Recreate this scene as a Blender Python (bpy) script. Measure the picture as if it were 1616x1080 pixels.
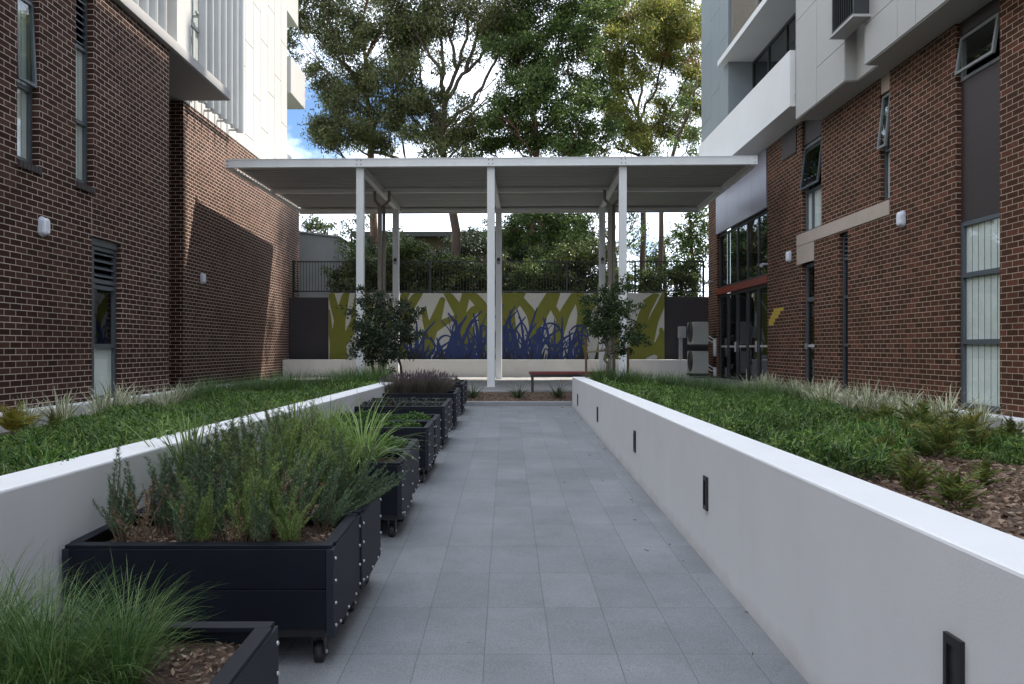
import bpy, math, random
import numpy as np
from mathutils import Vector, Matrix, Euler
R = math.radians
sc = bpy.context.scene
for o in list(bpy.data.objects):
    bpy.data.objects.remove(o)
COL = sc.collection
rng = np.random.default_rng(7)
random.seed(7)

# ------------------------------------------------------------------ camera, world, sun, exposure
# origin = camera; +Y runs down the path, z = 0 is eye level
cam_d = bpy.data.cameras.new('camera')
cam = bpy.data.objects.new('camera', cam_d)
COL.objects.link(cam)
cam.rotation_euler = (R(90), 0, 0)
cam_d.sensor_width = 36.0
cam_d.lens = 27.0
cam_d.shift_x = 8 / 1616
cam_d.shift_y = 10 / 1616
cam_d.clip_start = 0.05
cam_d.clip_end = 2000
sc.camera = cam
sc.view_settings.view_transform = 'Standard'
sc.view_settings.look = 'None'
sc.view_settings.gamma = 1
sc.view_settings.exposure = 1.1
sc.cycles.max_bounces = 8
sc.cycles.diffuse_bounces = 5
sc.cycles.transparent_max_bounces = 12

SUN = Vector((0.60, 0.306, 1.0)).normalized()      # direction towards the sun
SUN_EL = math.asin(SUN.z)
SUN_AZ = math.atan2(SUN.x, SUN.y)

world = bpy.data.worlds.new('World')
sc.world = world
world.use_nodes = True
wn, wl = world.node_tree.nodes, world.node_tree.links
wn.clear()
def wnode(t, **k):
    n = wn.new(t)
    for a, v in k.items():
        setattr(n, a, v)
    return n
w_out = wnode('ShaderNodeOutputWorld')
w_bg = wnode('ShaderNodeBackground')
w_bg.inputs['Strength'].default_value = 0.12
sky = wnode('ShaderNodeTexSky', sky_type='NISHITA', sun_disc=False)
sky.sun_elevation = SUN_EL
sky.sun_rotation = SUN_AZ
sky.altitude = 50
sky.air_density = 1.0
sky.dust_density = 0.6
w_tc = wnode('ShaderNodeTexCoord')
w_map = wnode('ShaderNodeMapping')
w_map.inputs['Location'].default_value = (2.13, 0.3, 0.88)
w_map.inputs['Scale'].default_value = (1.0, 1.0, 1.9)
w_n = wnode('ShaderNodeTexNoise')
w_n.inputs['Scale'].default_value = 3.1
w_n.inputs['Detail'].default_value = 9
w_n.inputs['Roughness'].default_value = 0.55
w_r = wnode('ShaderNodeValToRGB')
w_r.color_ramp.elements[0].position = 0.37
w_r.color_ramp.elements[1].position = 0.47
w_mix = wnode('ShaderNodeMix', data_type='RGBA')
w_mix.inputs['B'].default_value = (9.2, 10.1, 11.5, 1)
wl.new(w_tc.outputs['Generated'], w_map.inputs['Vector'])
wl.new(w_map.outputs['Vector'], w_n.inputs['Vector'])
wl.new(w_n.outputs['Fac'], w_r.inputs['Fac'])
wl.new(w_r.outputs['Color'], w_mix.inputs['Factor'])
w_tint = wnode('ShaderNodeMix', data_type='RGBA', blend_type='MULTIPLY')
w_tint.inputs['Factor'].default_value = 1
w_tint.inputs['B'].default_value = (0.55, 0.66, 0.80, 1)
wl.new(sky.outputs['Color'], w_tint.inputs['A'])
wl.new(w_tint.outputs['Result'], w_mix.inputs['A'])
wl.new(w_mix.outputs['Result'], w_bg.inputs['Color'])
wl.new(w_bg.outputs['Background'], w_out.inputs['Surface'])

sun_d = bpy.data.lights.new('sun', 'SUN')
sun_d.energy = 5.0
sun_d.angle = R(0.53)
sun_d.color = (1.0, 0.92, 0.80)
sun = bpy.data.objects.new('sun', sun_d)
COL.objects.link(sun)
sun.rotation_euler = SUN.to_track_quat('Z', 'Y').to_euler()
sun.location = (30, 15, 60)

# ------------------------------------------------------------------ materials
def new_mat(name):
    m = bpy.data.materials.new(name)
    m.use_nodes = True
    nt = m.node_tree
    return m, nt.nodes, nt.links, nt.nodes['Principled BSDF']

def setin(b, **k):
    for a, v in k.items():
        b.inputs[a.replace('_', ' ')].default_value = v

def plain(name, c, rough=0.5, metal=0.0, var=0.10, scale=6.0, bump=0.0, bscale=60.0, spec=0.5, streak=False):
    m, n, l, b = new_mat(name)
    setin(b, Roughness=rough, Metallic=metal)
    b.inputs['Specular IOR Level'].default_value = spec
    tc = n.new('ShaderNodeTexCoord')
    src = tc.outputs['Object']
    if streak:
        mp = n.new('ShaderNodeMapping')
        mp.inputs['Scale'].default_value = (1, 1, 0.12)
        l.new(src, mp.inputs['Vector'])
        src = mp.outputs['Vector']
    t = n.new('ShaderNodeTexNoise')
    t.inputs['Scale'].default_value = scale
    t.inputs['Detail'].default_value = 6
    t.inputs['Roughness'].default_value = 0.65
    l.new(src, t.inputs['Vector'])
    r = n.new('ShaderNodeMapRange')
    r.inputs['From Min'].default_value = 0.3
    r.inputs['From Max'].default_value = 0.7
    r.inputs['To Min'].default_value = 1 - var
    r.inputs['To Max'].default_value = 1 + var
    l.new(t.outputs['Fac'], r.inputs['Value'])
    mx = n.new('ShaderNodeMix')
    mx.data_type = 'RGBA'
    mx.blend_type = 'MULTIPLY'
    mx.inputs['Factor'].default_value = 1
    mx.inputs['A'].default_value = (*c, 1)
    l.new(r.outputs['Result'], mx.inputs['B'])
    l.new(mx.outputs['Result'], b.inputs['Base Color'])
    if bump:
        t2 = n.new('ShaderNodeTexNoise')
        t2.inputs['Scale'].default_value = bscale
        t2.inputs['Detail'].default_value = 5
        l.new(tc.outputs['Object'], t2.inputs['Vector'])
        bp = n.new('ShaderNodeBump')
        bp.inputs['Strength'].default_value = bump
        bp.inputs['Distance'].default_value = 0.004
        l.new(t2.outputs['Fac'], bp.inputs['Height'])
        l.new(bp.outputs['Normal'], b.inputs['Normal'])
    return m

def brick(name, c1, c2, c3, mortar, tint=0.35):
    m, n, l, b = new_mat(name)
    uv = n.new('ShaderNodeUVMap')
    bt = n.new('ShaderNodeTexBrick')
    bt.offset = 0.5
    bt.inputs['Scale'].default_value = 1
    bt.inputs['Brick Width'].default_value = 0.24
    bt.inputs['Row Height'].default_value = 0.086
    bt.inputs['Mortar Size'].default_value = 0.0052
    bt.inputs['Mortar Smooth'].default_value = 0.12
    bt.inputs['Color1'].default_value = (0, 0, 0, 1)
    bt.inputs['Color2'].default_value = (1, 1, 1, 1)
    bt.inputs['Mortar'].default_value = (0.5, 0.5, 0.5, 1)
    l.new(uv.outputs['UV'], bt.inputs['Vector'])
    ramp = n.new('ShaderNodeValToRGB')
    e = ramp.color_ramp.elements
    e[0].position = 0.0; e[0].color = (*c1, 1)
    e[1].position = 1.0; e[1].color = (*c3, 1)
    x = ramp.color_ramp.elements.new(0.62); x.color = (*c2, 1)
    l.new(bt.outputs['Color'], ramp.inputs['Fac'])
    tc = n.new('ShaderNodeTexCoord')
    ns = n.new('ShaderNodeTexNoise')
    ns.inputs['Scale'].default_value = 26
    ns.inputs['Detail'].default_value = 8
    ns.inputs['Roughness'].default_value = 0.7
    l.new(tc.outputs['Object'], ns.inputs['Vector'])
    mr = n.new('ShaderNodeMapRange')
    mr.inputs['From Min'].default_value = 0.25; mr.inputs['From Max'].default_value = 0.75
    mr.inputs['To Min'].default_value = 1 - tint; mr.inputs['To Max'].default_value = 1 + tint
    l.new(ns.outputs['Fac'], mr.inputs['Value'])
    mu = n.new('ShaderNodeMix'); mu.data_type = 'RGBA'; mu.blend_type = 'MULTIPLY'
    mu.inputs['Factor'].default_value = 1
    l.new(ramp.outputs['Color'], mu.inputs['A']); l.new(mr.outputs['Result'], mu.inputs['B'])
    # mortar with soft large scale weathering
    n2 = n.new('ShaderNodeTexNoise'); n2.inputs['Scale'].default_value = 1.4; n2.inputs['Detail'].default_value = 7
    l.new(tc.outputs['Object'], n2.inputs['Vector'])
    mr2 = n.new('ShaderNodeMapRange')
    mr2.inputs['From Min'].default_value = 0.3; mr2.inputs['From Max'].default_value = 0.7
    mr2.inputs['To Min'].default_value = 0.72; mr2.inputs['To Max'].default_value = 1.1
    l.new(n2.outputs['Fac'], mr2.inputs['Value'])
    mo = n.new('ShaderNodeMix'); mo.data_type = 'RGBA'; mo.blend_type = 'MULTIPLY'
    mo.inputs['Factor'].default_value = 1
    mo.inputs['A'].default_value = (*mortar, 1)
    l.new(mr2.outputs['Result'], mo.inputs['B'])
    fm = n.new('ShaderNodeMix'); fm.data_type = 'RGBA'
    l.new(bt.outputs['Fac'], fm.inputs['Factor'])
    l.new(mu.outputs['Result'], fm.inputs['A']); l.new(mo.outputs['Result'], fm.inputs['B'])
    l.new(fm.outputs['Result'], b.inputs['Base Color'])
    b.inputs['Roughness'].default_value = 0.85; b.inputs['Specular IOR Level'].default_value = 0.12
    sub = n.new('ShaderNodeMath'); sub.operation = 'MULTIPLY_ADD'
    sub.inputs[1].default_value = -1.0
    l.new(bt.outputs['Fac'], sub.inputs[0]); l.new(ns.outputs['Fac'], sub.inputs[2])
    bp = n.new('ShaderNodeBump'); bp.inputs['Strength'].default_value = 0.5; bp.inputs['Distance'].default_value = 0.006
    l.new(sub.outputs[0], bp.inputs['Height'])
    l.new(bp.outputs['Normal'], b.inputs['Normal'])
    return m

def leaf(name, cols, rough=0.5, transl=0.3, stripe=None, spec=0.35):
    """cols: list of colours picked per leaf; stripe: colour of the blade's middle band (variegated leaves)."""
    m, n, l, b = new_mat(name)
    g = n.new('ShaderNodeNewGeometry')
    ramp = n.new('ShaderNodeValToRGB')
    e = ramp.color_ramp.elements
    e[0].position = 0; e[0].color = (*cols[0], 1)
    e[1].position = 1; e[1].color = (*cols[-1], 1)
    for i, c in enumerate(cols[1:-1]):
        x = e.new((i + 1) / (len(cols) - 1)); x.color = (*c, 1)
    l.new(g.outputs['Random Per Island'], ramp.inputs['Fac'])
    pn = n.new('ShaderNodeTexNoise'); pn.inputs['Scale'].default_value = 1.3; pn.inputs['Detail'].default_value = 4
    l.new(g.outputs['Position'], pn.inputs['Vector'])
    pr = n.new('ShaderNodeMapRange'); pr.inputs['From Min'].default_value = .32; pr.inputs['From Max'].default_value = .68
    pr.inputs['To Min'].default_value = .62; pr.inputs['To Max'].default_value = 1.4
    l.new(pn.outputs['Fac'], pr.inputs['Value'])
    pm = n.new('ShaderNodeMix'); pm.data_type = 'RGBA'; pm.blend_type = 'MULTIPLY'; pm.inputs['Factor'].default_value = 1
    l.new(ramp.outputs['Color'], pm.inputs['A']); l.new(pr.outputs['Result'], pm.inputs['B'])
    csrc = pm.outputs['Result']
    if stripe:
        uv = n.new('ShaderNodeUVMap')
        sp = n.new('ShaderNodeSeparateXYZ')
        l.new(uv.outputs['UV'], sp.inputs[0])
        a = n.new('ShaderNodeMath'); a.operation = 'SUBTRACT'; a.inputs[1].default_value = 0.5
        l.new(sp.outputs[0], a.inputs[0])
        ab = n.new('ShaderNodeMath'); ab.operation = 'ABSOLUTE'
        l.new(a.outputs[0], ab.inputs[0])
        lt = n.new('ShaderNodeMath'); lt.operation = 'LESS_THAN'; lt.inputs[1].default_value = 0.2
        l.new(ab.outputs[0], lt.inputs[0])
        mx = n.new('ShaderNodeMix'); mx.data_type = 'RGBA'
        l.new(lt.outputs[0], mx.inputs['Factor'])
        l.new(csrc, mx.inputs['A']); mx.inputs['B'].default_value = (*stripe, 1)
        csrc = mx.outputs['Result']
    l.new(csrc, b.inputs['Base Color'])
    b.inputs['Roughness'].default_value = rough
    b.inputs['Specular IOR Level'].default_value = spec
    t = n.new('ShaderNodeBsdfTranslucent')
    l.new(csrc, t.inputs['Color'])
    ms = n.new('ShaderNodeMixShader'); ms.inputs[0].default_value = transl
    l.new(b.outputs[0], ms.inputs[1]); l.new(t.outputs[0], ms.inputs[2])
    l.new(ms.outputs[0], n['Material Output'].inputs['Surface'])
    return m

def glass(name, tint=(0.55, 0.6, 0.6), refl=1.0):
    m, n, l, b = new_mat(name)
    n.remove(b)
    tr = n.new('ShaderNodeBsdfTransparent'); tr.inputs['Color'].default_value = (*tint, 1)
    gl = n.new('ShaderNodeBsdfGlossy'); gl.inputs['Roughness'].default_value = 0.015
    gl.inputs['Color'].default_value = (0.9, 0.95, 1, 1)
    tc = n.new('ShaderNodeTexCoord')
    ns = n.new('ShaderNodeTexNoise'); ns.inputs['Scale'].default_value = 2.2; ns.inputs['Detail'].default_value = 2
    l.new(tc.outputs['Object'], ns.inputs['Vector'])
    bp = n.new('ShaderNodeBump'); bp.inputs['Strength'].default_value = 0.06; bp.inputs['Distance'].default_value = 0.02
    l.new(ns.outputs['Fac'], bp.inputs['Height']); l.new(bp.outputs['Normal'], gl.inputs['Normal'])
    fr = n.new('ShaderNodeFresnel'); fr.inputs['IOR'].default_value = 1.75
    mu = n.new('ShaderNodeMath'); mu.operation = 'MULTIPLY'; mu.inputs[1].default_value = refl; mu.use_clamp = True
    ge = n.new('ShaderNodeNewGeometry')
    inv = n.new('ShaderNodeMath'); inv.operation = 'SUBTRACT'; inv.inputs[0].default_value = 1.0
    l.new(ge.outputs['Backfacing'], inv.inputs[1])
    fm = n.new('ShaderNodeMath'); fm.operation = 'MULTIPLY'
    l.new(fr.outputs[0], fm.inputs[0]); l.new(inv.outputs[0], fm.inputs[1])
    l.new(fm.outputs[0], mu.inputs[0])
    ms = n.new('ShaderNodeMixShader')
    l.new(mu.outputs[0], ms.inputs[0]); l.new(tr.outputs[0], ms.inputs[1]); l.new(gl.outputs[0], ms.inputs[2])
    l.new(ms.outputs[0], n['Material Output'].inputs['Surface'])
    return m

def paving(name, w, h, c1, c2, joint, size=0.0022):
    m, n, l, b = new_mat(name)
    uv = n.new('ShaderNodeUVMap')
    # slightly wavering joints
    bt = n.new('ShaderNodeTexBrick'); bt.offset = 0.0; bt.squash = 1.0
    bt.inputs['Scale'].default_value = 1
    bt.inputs['Brick Width'].default_value = w; bt.inputs['Row Height'].default_value = h
    bt.inputs['Mortar Size'].default_value = size; bt.inputs['Mortar Smooth'].default_value = 0.3
    bt.inputs['Color1'].default_value = (*c1, 1); bt.inputs['Color2'].default_value = (*c2, 1)
    bt.inputs['Mortar'].default_value = (*joint, 1)
    tcw = n.new('ShaderNodeTexCoord')
    wv = n.new('ShaderNodeTexNoise'); wv.inputs['Scale'].default_value = 1.7; wv.inputs['Detail'].default_value = 3
    l.new(tcw.outputs['Object'], wv.inputs['Vector'])
    ws = n.new('ShaderNodeVectorMath'); ws.operation = 'SUBTRACT'; ws.inputs[1].default_value = (.5, .5, .5)
    l.new(wv.outputs['Color'], ws.inputs[0])
    wm = n.new('ShaderNodeVectorMath'); wm.operation = 'MULTIPLY_ADD'; wm.inputs[1].default_value = (.016, .010, 0)
    l.new(ws.outputs[0], wm.inputs[0]); l.new(uv.outputs['UV'], wm.inputs[2])
    l.new(wm.outputs[0], bt.inputs['Vector'])
    tc = n.new('ShaderNodeTexCoord')
    sp = n.new('ShaderNodeTexNoise'); sp.inputs['Scale'].default_value = 150; sp.inputs['Detail'].default_value = 6; sp.inputs['Roughness'].default_value = 0.85
    l.new(tc.outputs['Object'], sp.inputs['Vector'])
    m1 = n.new('ShaderNodeMapRange')
    m1.inputs['From Min'].default_value = 0.34; m1.inputs['From Max'].default_value = 0.66
    m1.inputs['To Min'].default_value = 0.5; m1.inputs['To Max'].default_value = 1.5
    l.new(sp.outputs['Fac'], m1.inputs['Value'])
    st = n.new('ShaderNodeTexNoise'); st.inputs['Scale'].default_value = 1.6; st.inputs['Detail'].default_value = 8; st.inputs['Roughness'].default_value = 0.7
    l.new(tc.outputs['Object'], st.inputs['Vector'])
    m2 = n.new('ShaderNodeMapRange')
    m2.inputs['From Min'].default_value = 0.3; m2.inputs['From Max'].default_value = 0.7
    m2.inputs['To Min'].default_value = 0.80; m2.inputs['To Max'].default_value = 1.18
    l.new(st.outputs['Fac'], m2.inputs['Value'])
    a = n.new('ShaderNodeMix'); a.data_type = 'RGBA'; a.blend_type = 'MULTIPLY'; a.inputs['Factor'].default_value = 1
    l.new(bt.outputs['Color'], a.inputs['A']); l.new(m1.outputs['Result'], a.inputs['B'])
    c = n.new('ShaderNodeMix'); c.data_type = 'RGBA'; c.blend_type = 'MULTIPLY'; c.inputs['Factor'].default_value = 1
    l.new(a.outputs['Result'], c.inputs['A']); l.new(m2.outputs['Result'], c.inputs['B'])
    l.new(c.outputs['Result'], b.inputs['Base Color'])
    b.inputs['Roughness'].default_value = 0.62
    ad = n.new('ShaderNodeMath'); ad.operation = 'MULTIPLY_ADD'; ad.inputs[1].default_value = -2.0
    l.new(bt.outputs['Fac'], ad.inputs[0]); l.new(sp.outputs['Fac'], ad.inputs[2])
    bp = n.new('ShaderNodeBump'); bp.inputs['Strength'].default_value = 0.35; bp.inputs['Distance'].default_value = 0.003
    l.new(ad.outputs[0], bp.inputs['Height']); l.new(bp.outputs['Normal'], b.inputs['Normal'])
    return m

def soil_mat(name, c1, c2, scale=30):
    m, n, l, b = new_mat(name)
    tc = n.new('ShaderNodeTexCoord')
    v = n.new('ShaderNodeTexVoronoi'); v.inputs['Scale'].default_value = scale
    l.new(tc.outputs['Object'], v.inputs['Vector'])
    ns = n.new('ShaderNodeTexNoise'); ns.inputs['Scale'].default_value = scale * 1.7; ns.inputs['Detail'].default_value = 8
    l.new(tc.outputs['Object'], ns.inputs['Vector'])
    sepc = n.new('ShaderNodeSeparateColor')
    l.new(v.outputs['Color'], sepc.inputs[0])
    mu = n.new('ShaderNodeMath'); mu.operation = 'MULTIPLY'
    l.new(sepc.outputs[0], mu.inputs[0]); l.new(ns.outputs['Fac'], mu.inputs[1])
    rp = n.new('ShaderNodeValToRGB')
    rp.color_ramp.elements[0].color = (*c1, 1); rp.color_ramp.elements[1].color = (*c2, 1)
    rp.color_ramp.elements[1].position = 0.6
    l.new(mu.outputs[0], rp.inputs['Fac'])
    l.new(rp.outputs['Color'], b.inputs['Base Color'])
    b.inputs['Roughness'].default_value = 0.95
    bp = n.new('ShaderNodeBump'); bp.inputs['Strength'].default_value = 0.9; bp.inputs['Distance'].default_value = 0.02
    l.new(mu.outputs[0], bp.inputs['Height']); l.new(bp.outputs['Normal'], b.inputs['Normal'])
    return m

M = {}
M['brick_dark'] = brick('dark_brown_brick', (0.042, 0.0195, 0.0145), (0.060, 0.0285, 0.0215), (0.094, 0.046, 0.035), (0.66, 0.555, 0.48))
M['brick_red'] = brick('red_brown_brick', (0.060, 0.028, 0.018), (0.084, 0.039, 0.024), (0.140, 0.056, 0.036), (0.50, 0.40, 0.32))
M['white_paint'] = plain('white_render', (0.83, 0.83, 0.845), 0.6, var=0.03, scale=1.6, bump=0.12, bscale=90)
def weathered():
    m = M['white_paint']; n, l = m.node_tree.nodes, m.node_tree.links
    b = n['Principled BSDF']; src = b.inputs['Base Color'].links[0].from_socket
    tc = n.new('ShaderNodeTexCoord'); sx = n.new('ShaderNodeSeparateXYZ'); ge = n.new('ShaderNodeNewGeometry')
    l.new(ge.outputs['Position'], sx.inputs[0])
    ramp = n.new('ShaderNodeMath'); ramp.operation = 'MULTIPLY_ADD'; ramp.inputs[1].default_value = -0.02458; ramp.inputs[2].default_value = 1.578
    l.new(sx.outputs['Y'], ramp.inputs[0])
    hh = n.new('ShaderNodeMath'); hh.operation = 'ADD'; l.new(sx.outputs['Z'], hh.inputs[0]); l.new(ramp.outputs[0], hh.inputs[1])
    ns = n.new('ShaderNodeTexNoise'); ns.inputs['Scale'].default_value = 5; ns.inputs['Detail'].default_value = 8
    l.new(ge.outputs['Position'], ns.inputs['Vector'])
    mp = n.new('ShaderNodeMapping'); mp.inputs['Scale'].default_value = (9, 9, .35); l.new(ge.outputs['Position'], mp.inputs['Vector'])
    st = n.new('ShaderNodeTexNoise'); st.inputs['Scale'].default_value = 1.3; st.inputs['Detail'].default_value = 5; l.new(mp.outputs[0], st.inputs['Vector'])
    k = n.new('ShaderNodeMath'); k.operation = 'MULTIPLY_ADD'; k.inputs[1].default_value = -.16; l.new(ns.outputs['Fac'], k.inputs[0]); l.new(hh.outputs[0], k.inputs[2])
    mr = n.new('ShaderNodeMapRange'); mr.inputs['From Min'].default_value = -.075; mr.inputs['From Max'].default_value = .02; mr.inputs['To Min'].default_value = .32; mr.inputs['To Max'].default_value = 0
    l.new(k.outputs[0], mr.inputs['Value'])
    ms = n.new('ShaderNodeMapRange'); ms.inputs['From Min'].default_value = .58; ms.inputs['From Max'].default_value = .82; ms.inputs['To Min'].default_value = 0; ms.inputs['To Max'].default_value = .05
    l.new(st.outputs['Fac'], ms.inputs['Value'])
    mx = n.new('ShaderNodeMath'); mx.operation = 'MAXIMUM'; l.new(mr.outputs['Result'], mx.inputs[0]); l.new(ms.outputs['Result'], mx.inputs[1])
    mi = n.new('ShaderNodeMix'); mi.data_type = 'RGBA'; l.new(mx.outputs[0], mi.inputs['Factor']); l.new(src, mi.inputs['A']); mi.inputs['B'].default_value = (.42, .38, .32, 1)
    l.new(mi.outputs['Result'], b.inputs['Base Color'])
weathered()
M['seat_white'] = plain('off_white_render', (0.62, 0.61, 0.58), 0.7, var=0.06, scale=2, bump=0.12)
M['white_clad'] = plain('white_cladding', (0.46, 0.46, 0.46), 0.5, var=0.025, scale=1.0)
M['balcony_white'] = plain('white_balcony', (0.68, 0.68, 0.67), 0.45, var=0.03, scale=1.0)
M['white_metal'] = plain('white_powdercoat', (0.76, 0.77, 0.77), 0.4, var=0.05, scale=2.5, streak=True)
M['fin_metal'] = plain('silver_fin', (0.42, 0.44, 0.455), 0.42, metal=0.2, var=0.05, scale=2)
M['fascia_grey'] = plain('grey_fascia', (0.40, 0.39, 0.39), 0.55, var=0.04)
M['soffit'] = plain('grey_soffit', (0.27, 0.26, 0.26), 0.7, var=0.04)
M['panel_grey'] = plain('light_grey_panel', (0.40, 0.395, 0.38), 0.45, var=0.03, scale=1.5)
M['panel_blue'] = plain('blue_grey_panel', (0.22, 0.25, 0.265), 0.45, var=0.03, scale=1.5)
M['panel_brown'] = plain('dark_brown_panel', (0.040, 0.029, 0.030), 0.6, var=0.06, scale=1.5)
M['panel_purple'] = plain('lilac_grey_panel', (0.26, 0.25, 0.30), 0.35, var=0.05, scale=1.2)
M['backing'] = plain('dark_joint_backing', (0.05, 0.05, 0.05), 0.9)
M['frame'] = plain('blue_grey_frame', (0.085, 0.10, 0.115), 0.38, var=0.05)
M['frame_dark'] = plain('charcoal_frame', (0.030, 0.034, 0.036), 0.4, var=0.05)
M['frame_light'] = plain('grey_sash', (0.20, 0.215, 0.22), 0.38, var=0.05)
M['sandstone'] = plain('beige_stone', (0.46, 0.385, 0.33), 0.75, var=0.06, scale=3, bump=0.2)
M['red_band'] = plain('red_steel', (0.24, 0.035, 0.016), 0.5, var=0.08)
M['yellow'] = plain('yellow_paint', (0.55, 0.38, 0.02), 0.5, var=0.1)
M['strip'] = plain('door_strip', (0.55, 0.55, 0.55), 0.5)
M['blind'] = plain('blind_fabric', (0.80, 0.82, 0.80), 0.8, var=0.05)
M['curtain'] = plain('pale_blind', (0.86, 0.87, 0.87), 0.8, var=0.04)
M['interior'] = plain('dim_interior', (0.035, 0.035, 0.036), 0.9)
M['lamp_body'] = plain('lamp_plastic', (0.50, 0.52, 0.60), 0.35)
M['lamp_lens'] = plain('lamp_opal', (0.74, 0.76, 0.84), 0.25)
M['glass'] = glass('window_glass', (0.88, 0.92, 0.91))
M['glass_dark'] = glass('tinted_glass', (0.25, 0.28, 0.28), 1.0)
M['path'] = paving('granite_paving', 0.322, 0.622, (0.162, 0.170, 0.185), (0.200, 0.208, 0.223), (0.105, 0.109, 0.115), 0.0026)
M['court'] = paving('court_paving', 0.6, 0.6, (0.22, 0.22, 0.225), (0.25, 0.25, 0.25), (0.1, 0.1, 0.1))
M['kerb'] = plain('concrete_kerb', (0.26, 0.265, 0.275), 0.8, var=0.08, scale=12, bump=0.3)
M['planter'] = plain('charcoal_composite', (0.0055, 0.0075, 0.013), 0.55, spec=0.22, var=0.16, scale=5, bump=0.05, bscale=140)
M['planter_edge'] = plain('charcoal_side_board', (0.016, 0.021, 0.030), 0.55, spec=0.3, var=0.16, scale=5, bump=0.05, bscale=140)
M['bolt'] = plain('steel_bolt', (0.6, 0.6, 0.62), 0.3, metal=0.9)
M['rubber'] = plain('black_rubber', (0.016, 0.016, 0.019), 0.6)
M['caster'] = plain('caster_steel', (0.03, 0.032, 0.038), 0.4, metal=0.4)
M['black_metal'] = plain('black_metal', (0.012, 0.012, 0.013), 0.4)
M['dark_render'] = plain('dark_grey_render', (0.036, 0.032, 0.036), 0.85, var=0.12, scale=1.2, bump=0.2)
M['mural_white'] = plain('mural_white', (0.48, 0.48, 0.44), 0.6, var=0.03)
M['mural_green'] = plain('mural_olive', (0.15, 0.155, 0.010), 0.6, var=0.10, scale=2)
M['mural_blue'] = plain('mural_navy', (0.010, 0.028, 0.125), 0.6, var=0.25, scale=2)
M['mural_deep'] = plain('mural_deep_blue', (0.012, 0.013, 0.032), 0.6, var=0.25, scale=2)
M['roof_sheet'] = plain('galvanised_sheet', (0.40, 0.40, 0.385), 0.45, metal=0.2, var=0.05, scale=2)
M['pipe'] = plain('bronze_downpipe', (0.22, 0.19, 0.155), 0.45, var=0.08)
M['bench_wood'] = plain('red_brown_slats', (0.15, 0.024, 0.022), 0.5, var=0.2, scale=9)
M['stake'] = plain('hardwood_stake', (0.12, 0.065, 0.04), 0.8, var=0.2, scale=12)
M['hessian'] = plain('hessian_tie', (0.22, 0.18, 0.12), 0.9)
M['ac'] = plain('condenser_casing', (0.36, 0.36, 0.335), 0.5, var=0.04)
M['ac_dark'] = plain('condenser_grille', (0.05, 0.05, 0.05), 0.6)
M['elec'] = plain('grey_box', (0.34, 0.35, 0.36), 0.5)
M['concrete'] = plain('grey_block', (0.22, 0.225, 0.23), 0.8, var=0.1, scale=1.2)
M['tan_wall'] = plain('tan_wall', (0.055, 0.038, 0.020), 0.85, var=0.15)
M['dark_roof'] = plain('dark_roof', (0.03, 0.03, 0.03), 0.7)
M['soil'] = soil_mat('bed_soil', (0.030, 0.018, 0.012), (0.11, 0.065, 0.042), 40)
M['mulch'] = soil_mat('bark_mulch', (0.045, 0.027, 0.019), (0.19, 0.125, 0.088), 34)
M['grass_far'] = soil_mat('rough_lawn', (0.03, 0.045, 0.012), (0.08, 0.11, 0.035), 20)
M['bark_red'] = plain('reddish_bark', (0.13, 0.072, 0.052), 0.9, var=0.35, scale=5, bump=0.6, bscale=22, streak=True)
M['bark_grey'] = plain('pale_bark', (0.19, 0.155, 0.125), 0.9, var=0.3, scale=5, bump=0.6, bscale=22, streak=True)
M['bark_dark'] = plain('dark_bark', (0.085, 0.06, 0.045), 0.9, var=0.3, scale=5, bump=0.6, bscale=22, streak=True)
M['twig'] = plain('twig', (0.13, 0.085, 0.055), 0.9, var=0.2)
M['chip'] = leaf('bark_chip', [(0.10, 0.058, 0.040), (0.20, 0.135, 0.095), (0.36, 0.27, 0.20), (0.15, 0.09, 0.062)], 0.9, 0.0)
M['gum_a'] = leaf('gum_leaf', [(0.045, 0.064, 0.026), (0.080, 0.100, 0.036), (0.130, 0.145, 0.052), (0.200, 0.195, 0.080)], 0.4, 0.38)
M['gum_b'] = leaf('gum_leaf_olive', [(0.065, 0.090, 0.024), (0.140, 0.170, 0.038), (0.26, 0.28, 0.060), (0.34, 0.27, 0.075)], 0.4, 0.5)
M['gum_c'] = leaf('broad_leaf', [(0.026, 0.052, 0.018), (0.055, 0.095, 0.026), (0.100, 0.150, 0.038), (0.17, 0.22, 0.06)], 0.4, 0.42)
M['gum_tip'] = leaf('new_growth_leaf', [(0.12, 0.11, 0.035), (0.22, 0.15, 0.055), (0.28, 0.14, 0.06), (0.16, 0.15, 0.04)], 0.45, 0.36)
M['hedge'] = leaf('hedge_leaf', [(0.016, 0.028, 0.008), (0.034, 0.055, 0.014), (0.070, 0.100, 0.024), (0.15, 0.18, 0.045)], 0.4, 0.3)  # leaf tones darkened in place of shade the tree crowns do not cast
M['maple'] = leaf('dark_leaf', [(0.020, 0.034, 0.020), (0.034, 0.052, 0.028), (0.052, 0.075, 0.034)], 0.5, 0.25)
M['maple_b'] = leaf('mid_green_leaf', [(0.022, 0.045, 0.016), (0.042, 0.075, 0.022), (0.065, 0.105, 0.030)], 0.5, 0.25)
M['cover'] = leaf('ground_cover_leaf', [(0.020, 0.055, 0.011), (0.050, 0.122, 0.020), (0.108, 0.205, 0.034), (0.25, 0.33, 0.09)], 0.45, 0.25)
M['grass'] = leaf('tussock_blade', [(0.026, 0.070, 0.016), (0.052, 0.120, 0.028), (0.095, 0.175, 0.044), (0.19, 0.25, 0.095)], 0.45, 0.25)
M['lemon'] = leaf('lemongrass_blade', [(0.14, 0.22, 0.055), (0.20, 0.30, 0.085), (0.28, 0.38, 0.13)], 0.45, 0.3)
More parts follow.
